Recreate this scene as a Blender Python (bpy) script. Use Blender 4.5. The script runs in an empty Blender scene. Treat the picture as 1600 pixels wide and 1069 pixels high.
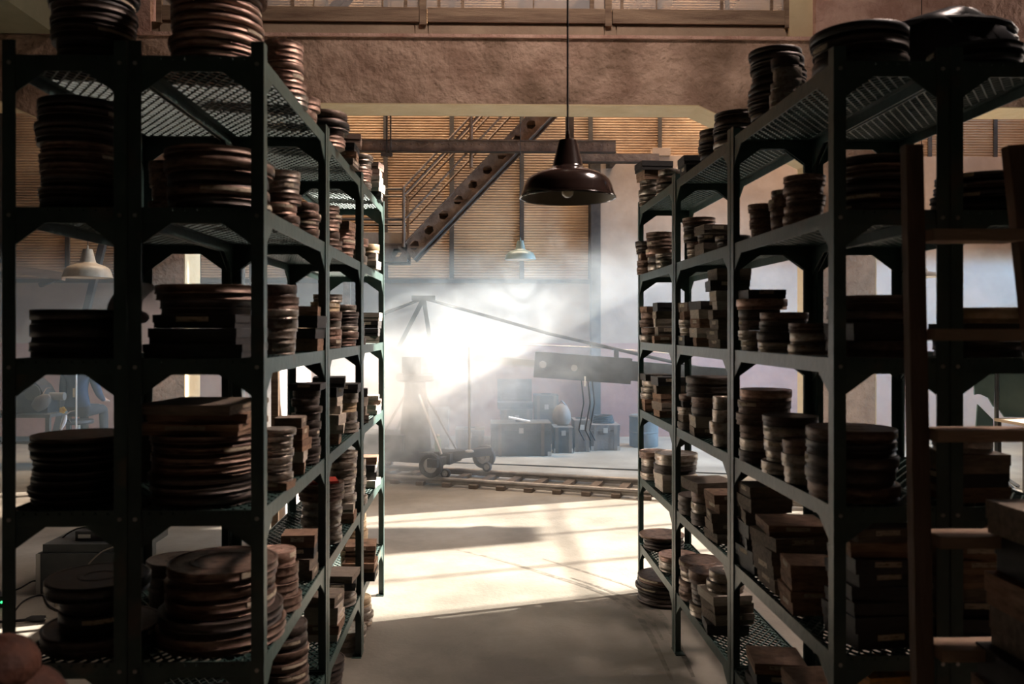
import bpy, bmesh, math, random
from mathutils import Vector, Matrix, Euler
random.seed(11)
SC = bpy.context.scene
C = SC.collection
R = math.radians

# ------------------------------------------------------------------ camera
FPX, VPX, HORY, EYE, YAW = 1320.0, 780.0, 514.0, 1.72, R(1.3)
cam = bpy.data.cameras.new('camera'); cam_o = bpy.data.objects.new('camera', cam); C.objects.link(cam_o)
cam.sensor_width = 36.0; cam.lens = FPX / 1600 * 36
cam.shift_x = (800 - VPX) / 1600; cam.shift_y = (HORY - 534.5) / 1600
cam_o.location = (0, 0, EYE); cam_o.rotation_euler = (R(90), 0, -YAW)
cam.clip_start = 0.05; cam.clip_end = 200
cam.dof.use_dof = True; cam.dof.focus_distance = 6.5; cam.dof.aperture_fstop = 3.2
SC.camera = cam_o
_c, _s = math.cos(YAW), math.sin(YAW)
def at(px, py, Y):
    """world point on the plane y=Y seen at a photograph pixel (survey of the photo)"""
    u = (px - VPX) / FPX
    dx, dy = u * _c + _s, -u * _s + _c
    t = Y / dy
    return Vector((t * dx, Y, EYE - (py - HORY) / FPX * t))
def fl(px, py, z=0.0):
    """world point on the horizontal plane z seen at a pixel"""
    u = (px - VPX) / FPX
    t = (EYE - z) * FPX / (py - HORY)
    return Vector((t * (u * _c + _s), t * (-u * _s + _c), z))

# ------------------------------------------------------------------ world, sun, window light, exposure
w = bpy.data.worlds.new('world'); SC.world = w; w.use_nodes = True
bg = w.node_tree.nodes['Background']
bg.inputs[0].default_value = (0.50, 0.64, 0.80, 1); bg.inputs[1].default_value = 0.9
SUN_AZ, SUN_EL = R(17.5), R(25.5)          # from the right, a little from beyond the arcade
def sun_light():
    l = bpy.data.lights.new('sun', 'SUN'); o = bpy.data.objects.new('sun', l); C.objects.link(o)
    d = Vector((math.cos(SUN_AZ) * math.cos(SUN_EL), math.sin(SUN_AZ) * math.cos(SUN_EL), math.sin(SUN_EL)))
    o.location = d * 30
    o.rotation_euler = (-d).to_track_quat('-Z', 'Y').to_euler()
    l.energy = 36.0; l.angle = R(0.6); l.color = (1.0, 0.90, 0.79)
sun_light()
def area(name, loc, target, sx, sy, power, col):
    l = bpy.data.lights.new(name, 'AREA'); o = bpy.data.objects.new(name, l); C.objects.link(o)
    l.shape = 'RECTANGLE'; l.size = sx; l.size_y = sy; l.energy = power; l.color = col
    o.location = loc; o.rotation_euler = (Vector(target) - Vector(loc)).to_track_quat('-Z', 'Y').to_euler()
    return o
# daylight through the side windows; ceiling lamps are added fill, no openings above
area('window_daylight_near', (8.85, 9.6, 5.0), (0, 6.5, 1.5), 3.2, 4.0, 170, (1.0, 0.80, 0.64))
area('ceiling_fill_near', (4.6, 4.0, 9.1), (-0.7, 3.7, 1.9), 1.6, 2.2, 310, (1.0, 0.79, 0.69)).data.spread = R(80)
area('ceiling_fill_middle', (1.2, 6.3, 9.1), (0.4, 9.5, 4.6), 2.4, 1.2, 135, (1.0, 0.82, 0.72)).data.spread = R(110)
area('ceiling_fill_far', (0.5, 12.75, 9.1), (0.5, 13.0, 0), 10.0, 0.8, 820, (1.0, 0.78, 0.57)).data.spread = R(110)
area('window_daylight_far', (8.85, 12.7, 7.2), (-2, 11.5, 1.2), 1.5, 2.6, 90, (0.30, 0.64, 1.0))
area('window_daylight_low', (8.85, 10.9, 3.6), (0, 11.6, 0.2), 1.2, 3.0, 330, (0.30, 0.62, 1.0)).data.spread = R(60)

SC.view_settings.view_transform = 'Standard'; SC.view_settings.look = 'None'
SC.view_settings.gamma = 1.0; SC.view_settings.use_curve_mapping = False
SC.view_settings.exposure = 0.0
cy = SC.cycles
cy.use_denoising = True
cy.use_adaptive_sampling = True; cy.adaptive_threshold = 0.06; cy.adaptive_min_samples = 16
cy.max_bounces = 6; cy.diffuse_bounces = 4; cy.glossy_bounces = 3; cy.transmission_bounces = 4
cy.volume_bounces = 3; cy.transparent_max_bounces = 8
cy.sample_clamp_indirect = 6.0
cy.volume_max_steps = 64; cy.volume_step_rate = 1.0
cy.caustics_reflective = False; cy.caustics_refractive = False

# ------------------------------------------------------------------ materials
MATS = {}
def mat(name, col, rough=0.6, metal=0.0, col2=None, scale=8.0, detail=6.0, bump=0.0, bscale=None, contrast=(0.35, 0.65),
        rnd=0.0, bdist=0.02, stretch=None, spec=0.5, coat=0.0, col3=None, scale3=2.0, c3=(0.5, 0.7)):
    if name in MATS: return MATS[name]
    m = bpy.data.materials.new(name); m.use_nodes = True; MATS[name] = m
    nt = m.node_tree; N = nt.nodes; L = nt.links
    b = N['Principled BSDF']
    b.inputs['Roughness'].default_value = rough; b.inputs['Metallic'].default_value = metal
    b.inputs['Specular IOR Level'].default_value = spec
    b.inputs['Coat Weight'].default_value = coat
    tc = N.new('ShaderNodeTexCoord'); mp = N.new('ShaderNodeMapping')
    oi = N.new('ShaderNodeObjectInfo')
    add = N.new('ShaderNodeVectorMath'); add.operation = 'ADD'
    sc_ = N.new('ShaderNodeVectorMath'); sc_.operation = 'SCALE'; sc_.inputs['Scale'].default_value = 37.0
    cmb = N.new('ShaderNodeCombineXYZ')
    for i in range(3): L.new(oi.outputs['Random'], cmb.inputs[i])
    L.new(cmb.outputs[0], sc_.inputs[0])
    L.new(tc.outputs['Object'], add.inputs[0]); L.new(sc_.outputs[0], add.inputs[1])
    L.new(add.outputs[0], mp.inputs['Vector'])
    if stretch: mp.inputs['Scale'].default_value = stretch
    out = None
    if col2:
        n = N.new('ShaderNodeTexNoise'); n.inputs['Scale'].default_value = scale; n.inputs['Detail'].default_value = detail
        n.inputs['Roughness'].default_value = 0.62
        L.new(mp.outputs[0], n.inputs['Vector'])
        cr = N.new('ShaderNodeValToRGB'); cr.color_ramp.elements[0].position = contrast[0]; cr.color_ramp.elements[1].position = contrast[1]
        cr.color_ramp.elements[0].color = (*col, 1); cr.color_ramp.elements[1].color = (*col2, 1)
        L.new(n.outputs['Fac'], cr.inputs[0]); out = cr.outputs[0]
        if col3:
            n3 = N.new('ShaderNodeTexNoise'); n3.inputs['Scale'].default_value = scale3; n3.inputs['Detail'].default_value = 5
            L.new(mp.outputs[0], n3.inputs['Vector'])
            r3 = N.new('ShaderNodeValToRGB'); r3.color_ramp.elements[0].position = c3[0]; r3.color_ramp.elements[1].position = c3[1]
            L.new(n3.outputs['Fac'], r3.inputs[0])
            mx = N.new('ShaderNodeMix'); mx.data_type = 'RGBA'
            L.new(r3.outputs[0], mx.inputs['Factor']); L.new(out, mx.inputs['A']); mx.inputs['B'].default_value = (*col3, 1)
            out = mx.outputs['Result']
    if rnd:
        hs = N.new('ShaderNodeHueSaturation')
        mr = N.new('ShaderNodeMapRange'); mr.inputs['To Min'].default_value = 1 - rnd; mr.inputs['To Max'].default_value = 1 + rnd
        L.new(oi.outputs['Random'], mr.inputs['Value']); L.new(mr.outputs[0], hs.inputs['Value'])
        if out: L.new(out, hs.inputs['Color'])
        else: hs.inputs['Color'].default_value = (*col, 1)
        out = hs.outputs[0]
    if out: L.new(out, b.inputs['Base Color'])
    else: b.inputs['Base Color'].default_value = (*col, 1)
    if bump:
        nb = N.new('ShaderNodeTexNoise'); nb.inputs['Scale'].default_value = bscale or scale * 3; nb.inputs['Detail'].default_value = 5
        L.new(mp.outputs[0], nb.inputs['Vector'])
        bp = N.new('ShaderNodeBump'); bp.inputs['Strength'].default_value = bump; bp.inputs['Distance'].default_value = bdist
        L.new(nb.outputs['Fac'], bp.inputs['Height']); L.new(bp.outputs[0], b.inputs['Normal'])
    return m

M_FLOOR = mat('concrete_floor', (0.155, 0.140, 0.115), 0.62, 0, (0.285, 0.262, 0.220), 1.1, 10, 0.12, 40, (0.36, 0.64), col3=(0.14, 0.125, 0.10), scale3=0.5, c3=(0.52, 0.70))
M_PLASTER = mat('rough_plaster', (0.29, 0.18, 0.13), 0.9, 0, (0.48, 0.33, 0.25), 1.7, 10, 1.0, 11, (0.40, 0.60), bdist=.05, col3=(0.20, 0.125, 0.085), scale3=1.1, c3=(0.47, 0.62))
M_PINK = mat('pink_plaster', (0.40, 0.225, 0.175), 0.9, 0, (0.56, 0.36, 0.29), 2.0, 10, 0.9, 12, (0.40, 0.60), bdist=.04)
M_YELLOW = mat('cream_paint', (0.56, 0.43, 0.25), 0.8, 0, (0.68, 0.55, 0.35), 2.5, 8, 0.25, 14, (0.3, 0.7))
M_WALLFAR = mat('far_plaster', (0.33, 0.235, 0.17), 0.9, 0, (0.45, 0.335, 0.25), 1.0, 8, 0.2, 6, (0.4, 0.62))
M_DADO = mat('red_dado', (0.30, 0.13, 0.10), 0.9, 0, (0.42, 0.21, 0.16), 2.0, 8, 0.2, 8)
M_SHEET = mat('corrugated_sheet', (0.38, 0.25, 0.15), 0.7, 0.0, (0.56, 0.40, 0.25), 0.8, 9, 0.25, 60, (0.4, 0.62), rnd=0.12, col3=(0.20, 0.13, 0.08), scale3=0.7, c3=(0.5, 0.75))
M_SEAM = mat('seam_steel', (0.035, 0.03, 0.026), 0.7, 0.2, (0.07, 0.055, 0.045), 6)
M_STEELR = mat('rusty_steel', (0.10, 0.065, 0.045), 0.75, 0.2, (0.26, 0.18, 0.13), 5, 9, 0.4, 20, (0.35, 0.7))
M_WOODF = mat('old_window_wood', (0.15, 0.09, 0.058), 0.8, 0, (0.36, 0.25, 0.165), 3, 9, 0.4, 30, (0.35, 0.7), stretch=(0.35, 3, 5))
M_BOARD = mat('sill_board', (0.30, 0.215, 0.15), 0.85, 0, (0.40, 0.30, 0.21), 2.0, 8, 0.25, 20)
M_GREENC = mat('slab_paint', (0.16, 0.15, 0.09), 0.9, 0, (0.22, 0.20, 0.13), 1.5)
M_DARK = mat('dark_wall', (0.045, 0.042, 0.04), 0.9, 0, (0.065, 0.06, 0.055), 1.0)
M_RACK = mat('rack_green_paint', (0.030, 0.062, 0.056), 0.42, 0.0, (0.060, 0.096, 0.086), 9, 8, 0.1, 30, (0.35, 0.75), rnd=0.15, col3=(0.12, 0.09, 0.065), scale3=5, c3=(0.62, 0.8))
M_MESH = mat('rack_mesh_paint', (0.024, 0.056, 0.050), 0.5, 0.2)
M_CAN = {
 'r': mat('can_rust', (0.118, 0.072, 0.053), 0.46, 0.4, (0.29, 0.20, 0.155), 5, 9, 0.15, 30, (0.3, 0.75), rnd=0.3, col3=(0.06, 0.03, 0.02), scale3=3.0),
 'd': mat('can_dark', (0.046, 0.036, 0.032), 0.44, 0.4, (0.125, 0.098, 0.082), 5, 9, 0.15, 30, (0.35, 0.75), rnd=0.3),
 't': mat('can_tin', (0.30, 0.26, 0.22), 0.36, 0.75, (0.47, 0.42, 0.37), 6, 9, 0.1, 30, (0.3, 0.75), rnd=0.22, col3=(0.17, 0.10, 0.06), scale3=3.5, c3=(0.5, 0.75)),
 'z': mat('can_copper', (0.34, 0.20, 0.15), 0.42, 0.5, (0.50, 0.34, 0.27), 5, 9, 0.12, 30, (0.3, 0.7), rnd=0.2, col3=(0.14, 0.075, 0.05), scale3=3.0, c3=(0.52, 0.72)),
 'k': mat('can_black', (0.018, 0.018, 0.02), 0.4, 0.2, (0.05, 0.042, 0.038), 5, 8, 0.1, 30, (0.4, 0.8), rnd=0.2),
 'y': mat('can_yellowed', (0.38, 0.27, 0.15), 0.5, 0.2, (0.55, 0.42, 0.27), 5, 8, 0.1, 30, (0.3, 0.7), rnd=0.15),
}
M_BOX = {
 'o': mat('box_cardboard', (0.20, 0.115, 0.07), 0.85, 0, (0.33, 0.21, 0.14), 4, 8, 0.15, 30, rnd=0.25, col3=(0.11, 0.065, 0.04), scale3=2.5, c3=(0.55, 0.75)),
 'k': mat('box_black', (0.020, 0.019, 0.020), 0.6, 0, (0.045, 0.04, 0.038), 6, 8, 0.1, 30, (0.4, 0.8), rnd=0.2),
 'w': mat('box_pale', (0.46, 0.40, 0.33), 0.85, 0, (0.60, 0.54, 0.46), 4, 8, 0.1, 30, rnd=0.15),
 'g': mat('box_grey_wood', (0.145, 0.115, 0.09), 0.85, 0, (0.26, 0.21, 0.165), 4, 8, 0.2, 30, rnd=0.2, stretch=(1, 4, 1)),
 'a': mat('box_orange', (0.50, 0.21, 0.03), 0.7, 0, (0.62, 0.31, 0.07), 6, 8, 0.1, 30, col3=(0.22, 0.12, 0.05), scale3=8),
 'p': mat('box_pinkish', (0.40, 0.27, 0.22), 0.85, 0, (0.52, 0.38, 0.32), 4, 8, 0.1, 30, rnd=0.12),
}
WORD_CAN = {'r': 'rusty', 'd': 'dark brown', 't': 'silvery tin', 'z': 'copper brown', 'k': 'black', 'y': 'yellowed'}
WORD_BOX = {'o': 'brown cardboard', 'k': 'black', 'w': 'pale card', 'g': 'grey wooden', 'p': 'pinkish card', 'a': 'orange'}
M_PAPER = mat('paper_tape', (0.50, 0.42, 0.31), 0.9, 0, (0.62, 0.54, 0.42), 6, rnd=0.2, col3=(0.20, 0.14, 0.09), scale3=9, c3=(0.55, 0.65))
M_LADDER = mat('ladder_wood', (0.075, 0.045, 0.03), 0.8, 0, (0.17, 0.11, 0.075), 3, 9, 0.3, 30, (0.3, 0.75), stretch=(4, 4, 0.4))
M_LADDER_LIT = mat('ladder_wood_lit', (0.26, 0.17, 0.115), 0.8, 0, (0.42, 0.29, 0.20), 3, 9, 0.3, 30, (0.3, 0.75), stretch=(0.5, 4, 4))  # ladder wood lightened: the light on the treads is put into the colour
M_ENAMEL = mat('black_enamel', (0.022, 0.012, 0.010), 0.16, 0.0, (0.035, 0.02, 0.016), 3, spec=0.7, coat=0.6)
M_ENIN = mat('lamp_inside', (0.20, 0.17, 0.13), 0.5, 0, (0.26, 0.22, 0.17), 4)
M_ENPALE = mat('pale_enamel', (0.30, 0.23, 0.16), 0.45, 0, (0.42, 0.34, 0.25), 6)
M_ENGREEN = mat('green_enamel', (0.10, 0.14, 0.13), 0.4, 0, (0.16, 0.20, 0.18), 6)
M_WHITE = mat('white_enamel', (0.80, 0.76, 0.70), 0.5)
M_BULB = mat('bulb_glass', (0.72, 0.66, 0.52), 0.12, 0.0, spec=0.8)
M_SCUFF = mat('tyre_scuff', (0.125, 0.113, 0.092), 0.7, 0, (0.225, 0.205, 0.172), 14, 8, contrast=(.42, .6))
M_CORD = mat('black_cord', (0.012, 0.012, 0.013), 0.6)
M_BLACK = mat('black_paint', (0.02, 0.022, 0.026), 0.5, 0.2, (0.04, 0.042, 0.046), 8)
M_RUBBER = mat('rubber', (0.03, 0.03, 0.032), 0.8)
M_ALU = mat('dull_metal', (0.45, 0.44, 0.42), 0.4, 0.8)
M_CRATE = mat('crate_grey', (0.05, 0.053, 0.052), 0.75, 0, (0.09, 0.09, 0.086), 4, 8, 0.2, 20)
M_CRATEB = mat('crate_brown', (0.075, 0.06, 0.05), 0.75, 0, (0.13, 0.105, 0.09), 4, 8, 0.2, 20)
M_RAILS = mat('rail_steel', (0.22, 0.20, 0.18), 0.45, 0.6, (0.34, 0.31, 0.28), 6)
M_SLEEP = mat('sleeper_wood', (0.10, 0.075, 0.055), 0.85, 0, (0.17, 0.13, 0.10), 5)
M_CASE = mat('road_case', (0.05, 0.06, 0.065), 0.6, 0, (0.08, 0.09, 0.09), 5, 8, 0.1, 30)
M_CLOTH = mat('white_cloth', (0.78, 0.74, 0.72), 0.9)
M_TEAL = mat('teal_cloth', (0.045, 0.085, 0.085), 0.9, 0, (0.07, 0.115, 0.11), 3)
M_TERRA = mat('brown_leather', (0.036, 0.013, 0.008), 0.75, 0, (0.075, 0.028, 0.016), 14, 8, 0.5, 40, (.4,.6), spec=.25)
M_SKIN = mat('skin', (0.42, 0.26, 0.19), 0.6)
M_HAIR = mat('dark_hair', (0.03, 0.022, 0.018), 0.7)
M_NAVY = mat('navy_shirt', (0.03, 0.05, 0.09), 0.9, 0, (0.045, 0.07, 0.12), 6)
M_TROUS = mat('dark_trousers', (0.03, 0.03, 0.034), 0.9)
M_ORANGE = mat('orange_panel', (0.55, 0.23, 0.03), 0.7, 0, (0.68, 0.34, 0.07), 5, 8, 0.1, 30, col3=(0.25, 0.13, 0.05), scale3=6)
M_RED = mat('red_card', (0.45, 0.05, 0.03), 0.7)
M_GREYP = mat('grey_plastic_disc', (0.62, 0.58, 0.58), 0.5, 0, (0.76, 0.72, 0.72), 5)
M_BAG = mat('black_plastic', (0.015, 0.016, 0.019), 0.28, 0, (0.03, 0.03, 0.034), 4, spec=0.6)
def emis(name, col, s):
    m = bpy.data.materials.new(name); m.use_nodes = True
    b = m.node_tree.nodes['Principled BSDF']; b.inputs['Base Color'].default_value = (*col, 1)
    b.inputs['Emission Color'].default_value = (*col, 1); b.inputs['Emission Strength'].default_value = s
    return m
def glass(name, col, a, rough=0.15):
    m = bpy.data.materials.new(name); m.use_nodes = True; nt = m.node_tree; N = nt.nodes; L = nt.links
    N.remove(N['Principled BSDF'])
    t = N.new('ShaderNodeBsdfTransparent'); g = N.new('ShaderNodeBsdfGlossy'); g.inputs['Roughness'].default_value = rough
    d = N.new('ShaderNodeBsdfDiffuse'); d.inputs[0].default_value = (*col, 1)
    m1 = N.new('ShaderNodeMixShader'); m1.inputs[0].default_value = 0.3
    m2 = N.new('ShaderNodeMixShader')
    n = N.new('ShaderNodeTexNoise'); n.inputs['Scale'].default_value = 1.2; n.inputs['Detail'].default_value = 6
    mr = N.new('ShaderNodeMapRange'); mr.inputs['From Min'].default_value = 0.3; mr.inputs['From Max'].default_value = 0.7
    mr.inputs['To Min'].default_value = a - 0.15; mr.inputs['To Max'].default_value = a + 0.15
    tc = N.new('ShaderNodeTexCoord'); L.new(tc.outputs['Object'], n.inputs['Vector'])
    L.new(n.outputs['Fac'], mr.inputs['Value']); L.new(mr.outputs[0], m2.inputs[0])
    L.new(d.outputs[0], m1.inputs[1]); L.new(g.outputs[0], m1.inputs[2])
    L.new(t.outputs[0], m2.inputs[1]); L.new(m1.outputs[0], m2.inputs[2])
    L.new(m2.outputs[0], N['Material Output'].inputs['Surface'])
    return m
M_PANE = glass('dusty_pane', (0.55, 0.52, 0.52), 0.55)

# ------------------------------------------------------------------ mesh helpers
WORG = {}
class MB:
    def __init__(s): s.v = []; s.f = []
    def add(s, vs, fs):
        b = len(s.v); s.v += [tuple(x) for x in vs]; s.f += [tuple(i + b for i in f) for f in fs]; return s
    def box(s, c, d, rot=None):
        hx, hy, hz = d[0] / 2, d[1] / 2, d[2] / 2
        vs = [Vector((x, y, z)) for x in (-hx, hx) for y in (-hy, hy) for z in (-hz, hz)]
        if rot is not None: vs = [rot @ v for v in vs]
        c = Vector(c)
        return s.add([v + c for v in vs], [(0, 1, 3, 2), (4, 6, 7, 5), (0, 4, 5, 1), (2, 3, 7, 6), (0, 2, 6, 4), (1, 5, 7, 3)])
    def bb(s, x0, x1, y0, y1, z0, z1):
        return s.box(((x0 + x1) / 2, (y0 + y1) / 2, (z0 + z1) / 2), (abs(x1 - x0), abs(y1 - y0), abs(z1 - z0)))
    def bar(s, p0, p1, w, h, up=(0, 0, 1)):
        p0, p1 = Vector(p0), Vector(p1); d = p1 - p0; l = d.length; d.normalize()
        up = Vector(up)
        if abs(d.dot(up)) > 0.99: up = Vector((0, 1, 0))
        sx = d.cross(up).normalized(); sz = sx.cross(d).normalized()
        m = Matrix((sx, d, sz)).transposed()
        return s.box((p0 + p1) / 2, (w, l, h), m)
    def tube(s, pts, r, n=8, closed=False, radii=None):
        pts = [Vector(p) for p in pts]; rings = []
        prev = None
        for i, p in enumerate(pts):
            a = pts[max(0, i - 1)]; b = pts[min(len(pts) - 1, i + 1)]
            d = (b - a).normalized()
            ref = prev if prev is not None else (Vector((0, 0, 1)) if abs(d.z) < 0.9 else Vector((1, 0, 0)))
            x = (ref - d * ref.dot(d)).normalized(); y = d.cross(x); prev = x
            rr = radii[i] if radii else r
            rings.append([p + x * rr * math.cos(2 * math.pi * k / n) + y * rr * math.sin(2 * math.pi * k / n) for k in range(n)])
        vs = [v for rg in rings for v in rg]; fs = []
        for i in range(len(pts) - 1):
            for k in range(n):
                k2 = (k + 1) % n
                fs.append((i * n + k, i * n + k2, (i + 1) * n + k2, (i + 1) * n + k))
        fs.append(tuple(range(n - 1, -1, -1))); fs.append(tuple((len(pts) - 1) * n + k for k in range(n)))
        return s.add(vs, fs)
    def lathe(s, prof, n=32, c=(0, 0, 0), axis='z', rot=None):
        vs = []; fs = []; idx = []
        for r, z in prof:
            if r < 1e-6: idx.append([len(vs)]); vs.append(Vector((0, 0, z)))
            else:
                idx.append(list(range(len(vs), len(vs) + n)))
                vs += [Vector((r * math.cos(2 * math.pi * k / n), r * math.sin(2 * math.pi * k / n), z)) for k in range(n)]
        for a, b in zip(idx, idx[1:]):
            for k in range(n):
                k2 = (k + 1) % n
                if len(a) == 1 and len(b) == 1: continue
                if len(a) == 1: fs.append((a[0], b[k2], b[k]))
                elif len(b) == 1: fs.append((a[k], a[k2], b[0]))
                else: fs.append((a[k], a[k2], b[k2], b[k]))
        if axis == 'y': vs = [Vector((v.x, v.z, v.y)) for v in vs]; fs = [f[::-1] for f in fs]
        if axis == 'x': vs = [Vector((v.z, v.y, v.x)) for v in vs]; fs = [f[::-1] for f in fs]
        if rot is not None: vs = [rot @ v for v in vs]
        c = Vector(c)
        return s.add([v + c for v in vs], fs)
    def extr(s, poly, o, ux, uy, depth):
        """extrude a 2D polygon in the frame o,ux,uy by the vector depth"""
        o, ux, uy, depth = Vector(o), Vector(ux), Vector(uy), Vector(depth)
        a = [o + ux * p[0] + uy * p[1] for p in poly]; n = len(a)
        vs = a + [p + depth for p in a]
        fs = [tuple(range(n - 1, -1, -1)), tuple(range(n, 2 * n))] + [(i, (i + 1) % n, n + (i + 1) % n, n + i) for i in range(n)]
        return s.add(vs, fs)
    def mesh(s, name, m, smooth=False, org=(0, 0, 0)):
        me = bpy.data.meshes.new(name); o = Vector(org)
        me.from_pydata([tuple(Vector(v) - o) for v in s.v], [], s.f); me.validate(); me.update()
        bm = bmesh.new(); bm.from_mesh(me); bmesh.ops.recalc_face_normals(bm, faces=bm.faces); bm.to_mesh(me); bm.free()
        if smooth:
            me.polygons.foreach_set('use_smooth', [True] * len(me.polygons))
            me.set_sharp_from_angle(angle=R(38))
        if m: me.materials.append(m)
        return me
    def build(s, name, m, parent=None, smooth=False, org=None):
        if org is None: org = WORG[parent.name] if parent else Vector((0, 0, 0))
        o = bpy.data.objects.new(name, s.mesh(name, m, smooth, org)); C.objects.link(o)
        if parent: o.parent = parent
        else: o.location = org
        WORG[o.name] = Vector(org)
        return o
def tag(o, label=None, cat=None, group=None, kind=None):
    if label: o['label'] = label
    if cat: o['category'] = cat
    if group: o['group'] = group
    if kind: o['kind'] = kind
    return o
def thing(name, label, cat, loc=(0, 0, 0), group=None):
    o = bpy.data.objects.new(name, None); C.objects.link(o); o.location = loc; o.empty_display_size = 0.1
    WORG[o.name] = Vector(loc)
    return tag(o, label, cat, group)
def struct(name, mb, m, smooth=False, label=None, cat=None, parent=None):
    o = mb.build(name, m, parent, smooth)
    if parent is None: tag(o, label, cat, None, 'structure')
    return o

# ------------------------------------------------------------------ the halls
YA0, YA1 = 9.5, 10.0           # arcade wall between the two halls
YB = 13.6                      # back wall of the far hall
ZS, ZT = 4.25, 4.99            # arcade soffit and top
XL, XR, XP0, XP1 = -3.30, 3.80, -3.98, 4.49      # opening between the two pillars, outer pillar faces
struct('floor', MB().bb(-9.2, 9.2, -3.2, 13.8, -0.15, 0), M_FLOOR)
struct('ceiling', MB().bb(-9.2, 9.2, -3.2, 13.8, 9.3, 9.5), M_DARK)
struct('wall_left', MB().bb(-9.2, -9.0, -3.2, 13.8, 0, 9.3), M_DARK)
struct('wall_front', MB().bb(-9.0, 9.0, -3.2, -3.0, 0, 9.3), M_DARK)
struct('ceiling_side', MB().bb(-9.0, -4.72, -3.0, YA0, 5.0, 5.5), M_GREENC)
struct('wall_back', MB().bb(-9.0, 9.0, YB, YB + 0.2, 0, 9.3), M_WALLFAR)
# side wall with three windows (sun comes through the middle and the far one)
def side_wall():
    wins = [(7.93, 11.55, 1.6, 7.6), (11.98, 13.55, 5.65, 8.7)]
    m = MB(); y = -3.2
    for (a, b, z0, z1) in wins:
        m.bb(9.0, 9.2, y, a, 0, 9.3); m.bb(9.0, 9.2, a, b, 0, z0); m.bb(9.0, 9.2, a, b, z1, 9.3); y = b
    m.bb(9.0, 9.2, y, 13.8, 0, 9.3)
    struct('wall_right', m, M_DARK)
    for i, (a, b, z0, z1) in enumerate(wins):
        f = MB()
        for q in ((a, a + .06), (b - .06, b)): f.bb(9.06, 9.13, q[0], q[1], z0, z1)
        for q in ((z0, z0 + .06), (z1 - .06, z1)): f.bb(9.06, 9.13, a, b, q[0], q[1])
        wo = struct('window_%d' % (i + 2), f, M_SEAM)
        n = max(2, round((b - a) / 0.9))
        ys = [a + (b - a) * k / n for k in range(1, n)]
        if i == 0: ys = [8.06] + ys
        for yy in ys: MB().bb(9.08, 9.11, yy - .018, yy + .018, z0, z1).build('glazing_bar', M_SEAM, wo)
        k = z0 + 1.3
        while k < z1 - 0.4:
            MB().bb(9.08, 9.11, a, b, k - .015, k + .015).build('glazing_bar', M_SEAM, wo); k += 1.3
side_wall()

# arcade: beam with haunches on two pillars
def arcade():
    hx, hz = 1.33, 0.62
    poly = [(-9, ZS + .05), (XP0 - hx, ZS), (XP0, ZS - hz), (XP0, 0), (XL, 0), (XL, ZS - hz), (XL + hx, ZS), (XR - hx, ZS), (XR, ZS - hz), (XR, 0),
            (XP1, 0), (XP1, ZS - hz), (XP1 + hx, ZS), (9.0, ZS), (9.0, ZT), (-9, ZT)]
    struct('wall_middle', MB().extr(poly, (0, YA0, 0), (1, 0, 0), (0, 0, 1), (0, YA1 - YA0, 0)), M_PLASTER)
    # cream painted soffit and reveals, a thin skin of their own
    t = 0.012; n = 0
    segs = [((-9, ZS + .03), (XP0 - hx, ZS)), ((XP0 - hx, ZS), (XP0, ZS - hz)), ((XL, ZS - hz), (XL + hx, ZS)), ((XL + hx, ZS), (XR - hx, ZS)),
            ((XR - hx, ZS), (XR, ZS - hz)), ((XP1, ZS - hz), (XP1 + hx, ZS)), ((XP1 + hx, ZS), (9.0, ZS))]
    for a, b in segs:
        n += 1
        d = Vector((b[0] - a[0], b[1] - a[1])); nn = Vector((d.y, -d.x)).normalized() * t
        struct('trim_%d' % n, MB().extr([a, b, (b[0] + nn.x, b[1] + nn.y), (a[0] + nn.x, a[1] + nn.y)], (0, YA0 - .004, 0), (1, 0, 0), (0, 0, 1), (0, YA1 - YA0 + .008, 0)), M_YELLOW)
    for x0, x1 in ((XL, XL + t), (XR - t, XR), (XP1, XP1 + t), (XP0 - t, XP0)):
        n += 1
        struct('trim_%d' % n, MB().bb(x0, x1, YA0 - .004, YA1 + .004, 0, ZS - hz), M_YELLOW)
    # cornice line on top of the beam
    struct('trim_20', MB().bb(-4.72, 9.0, YA0 - .03, YA1, ZT, ZT + .035), M_PINK)
arcade()

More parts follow.
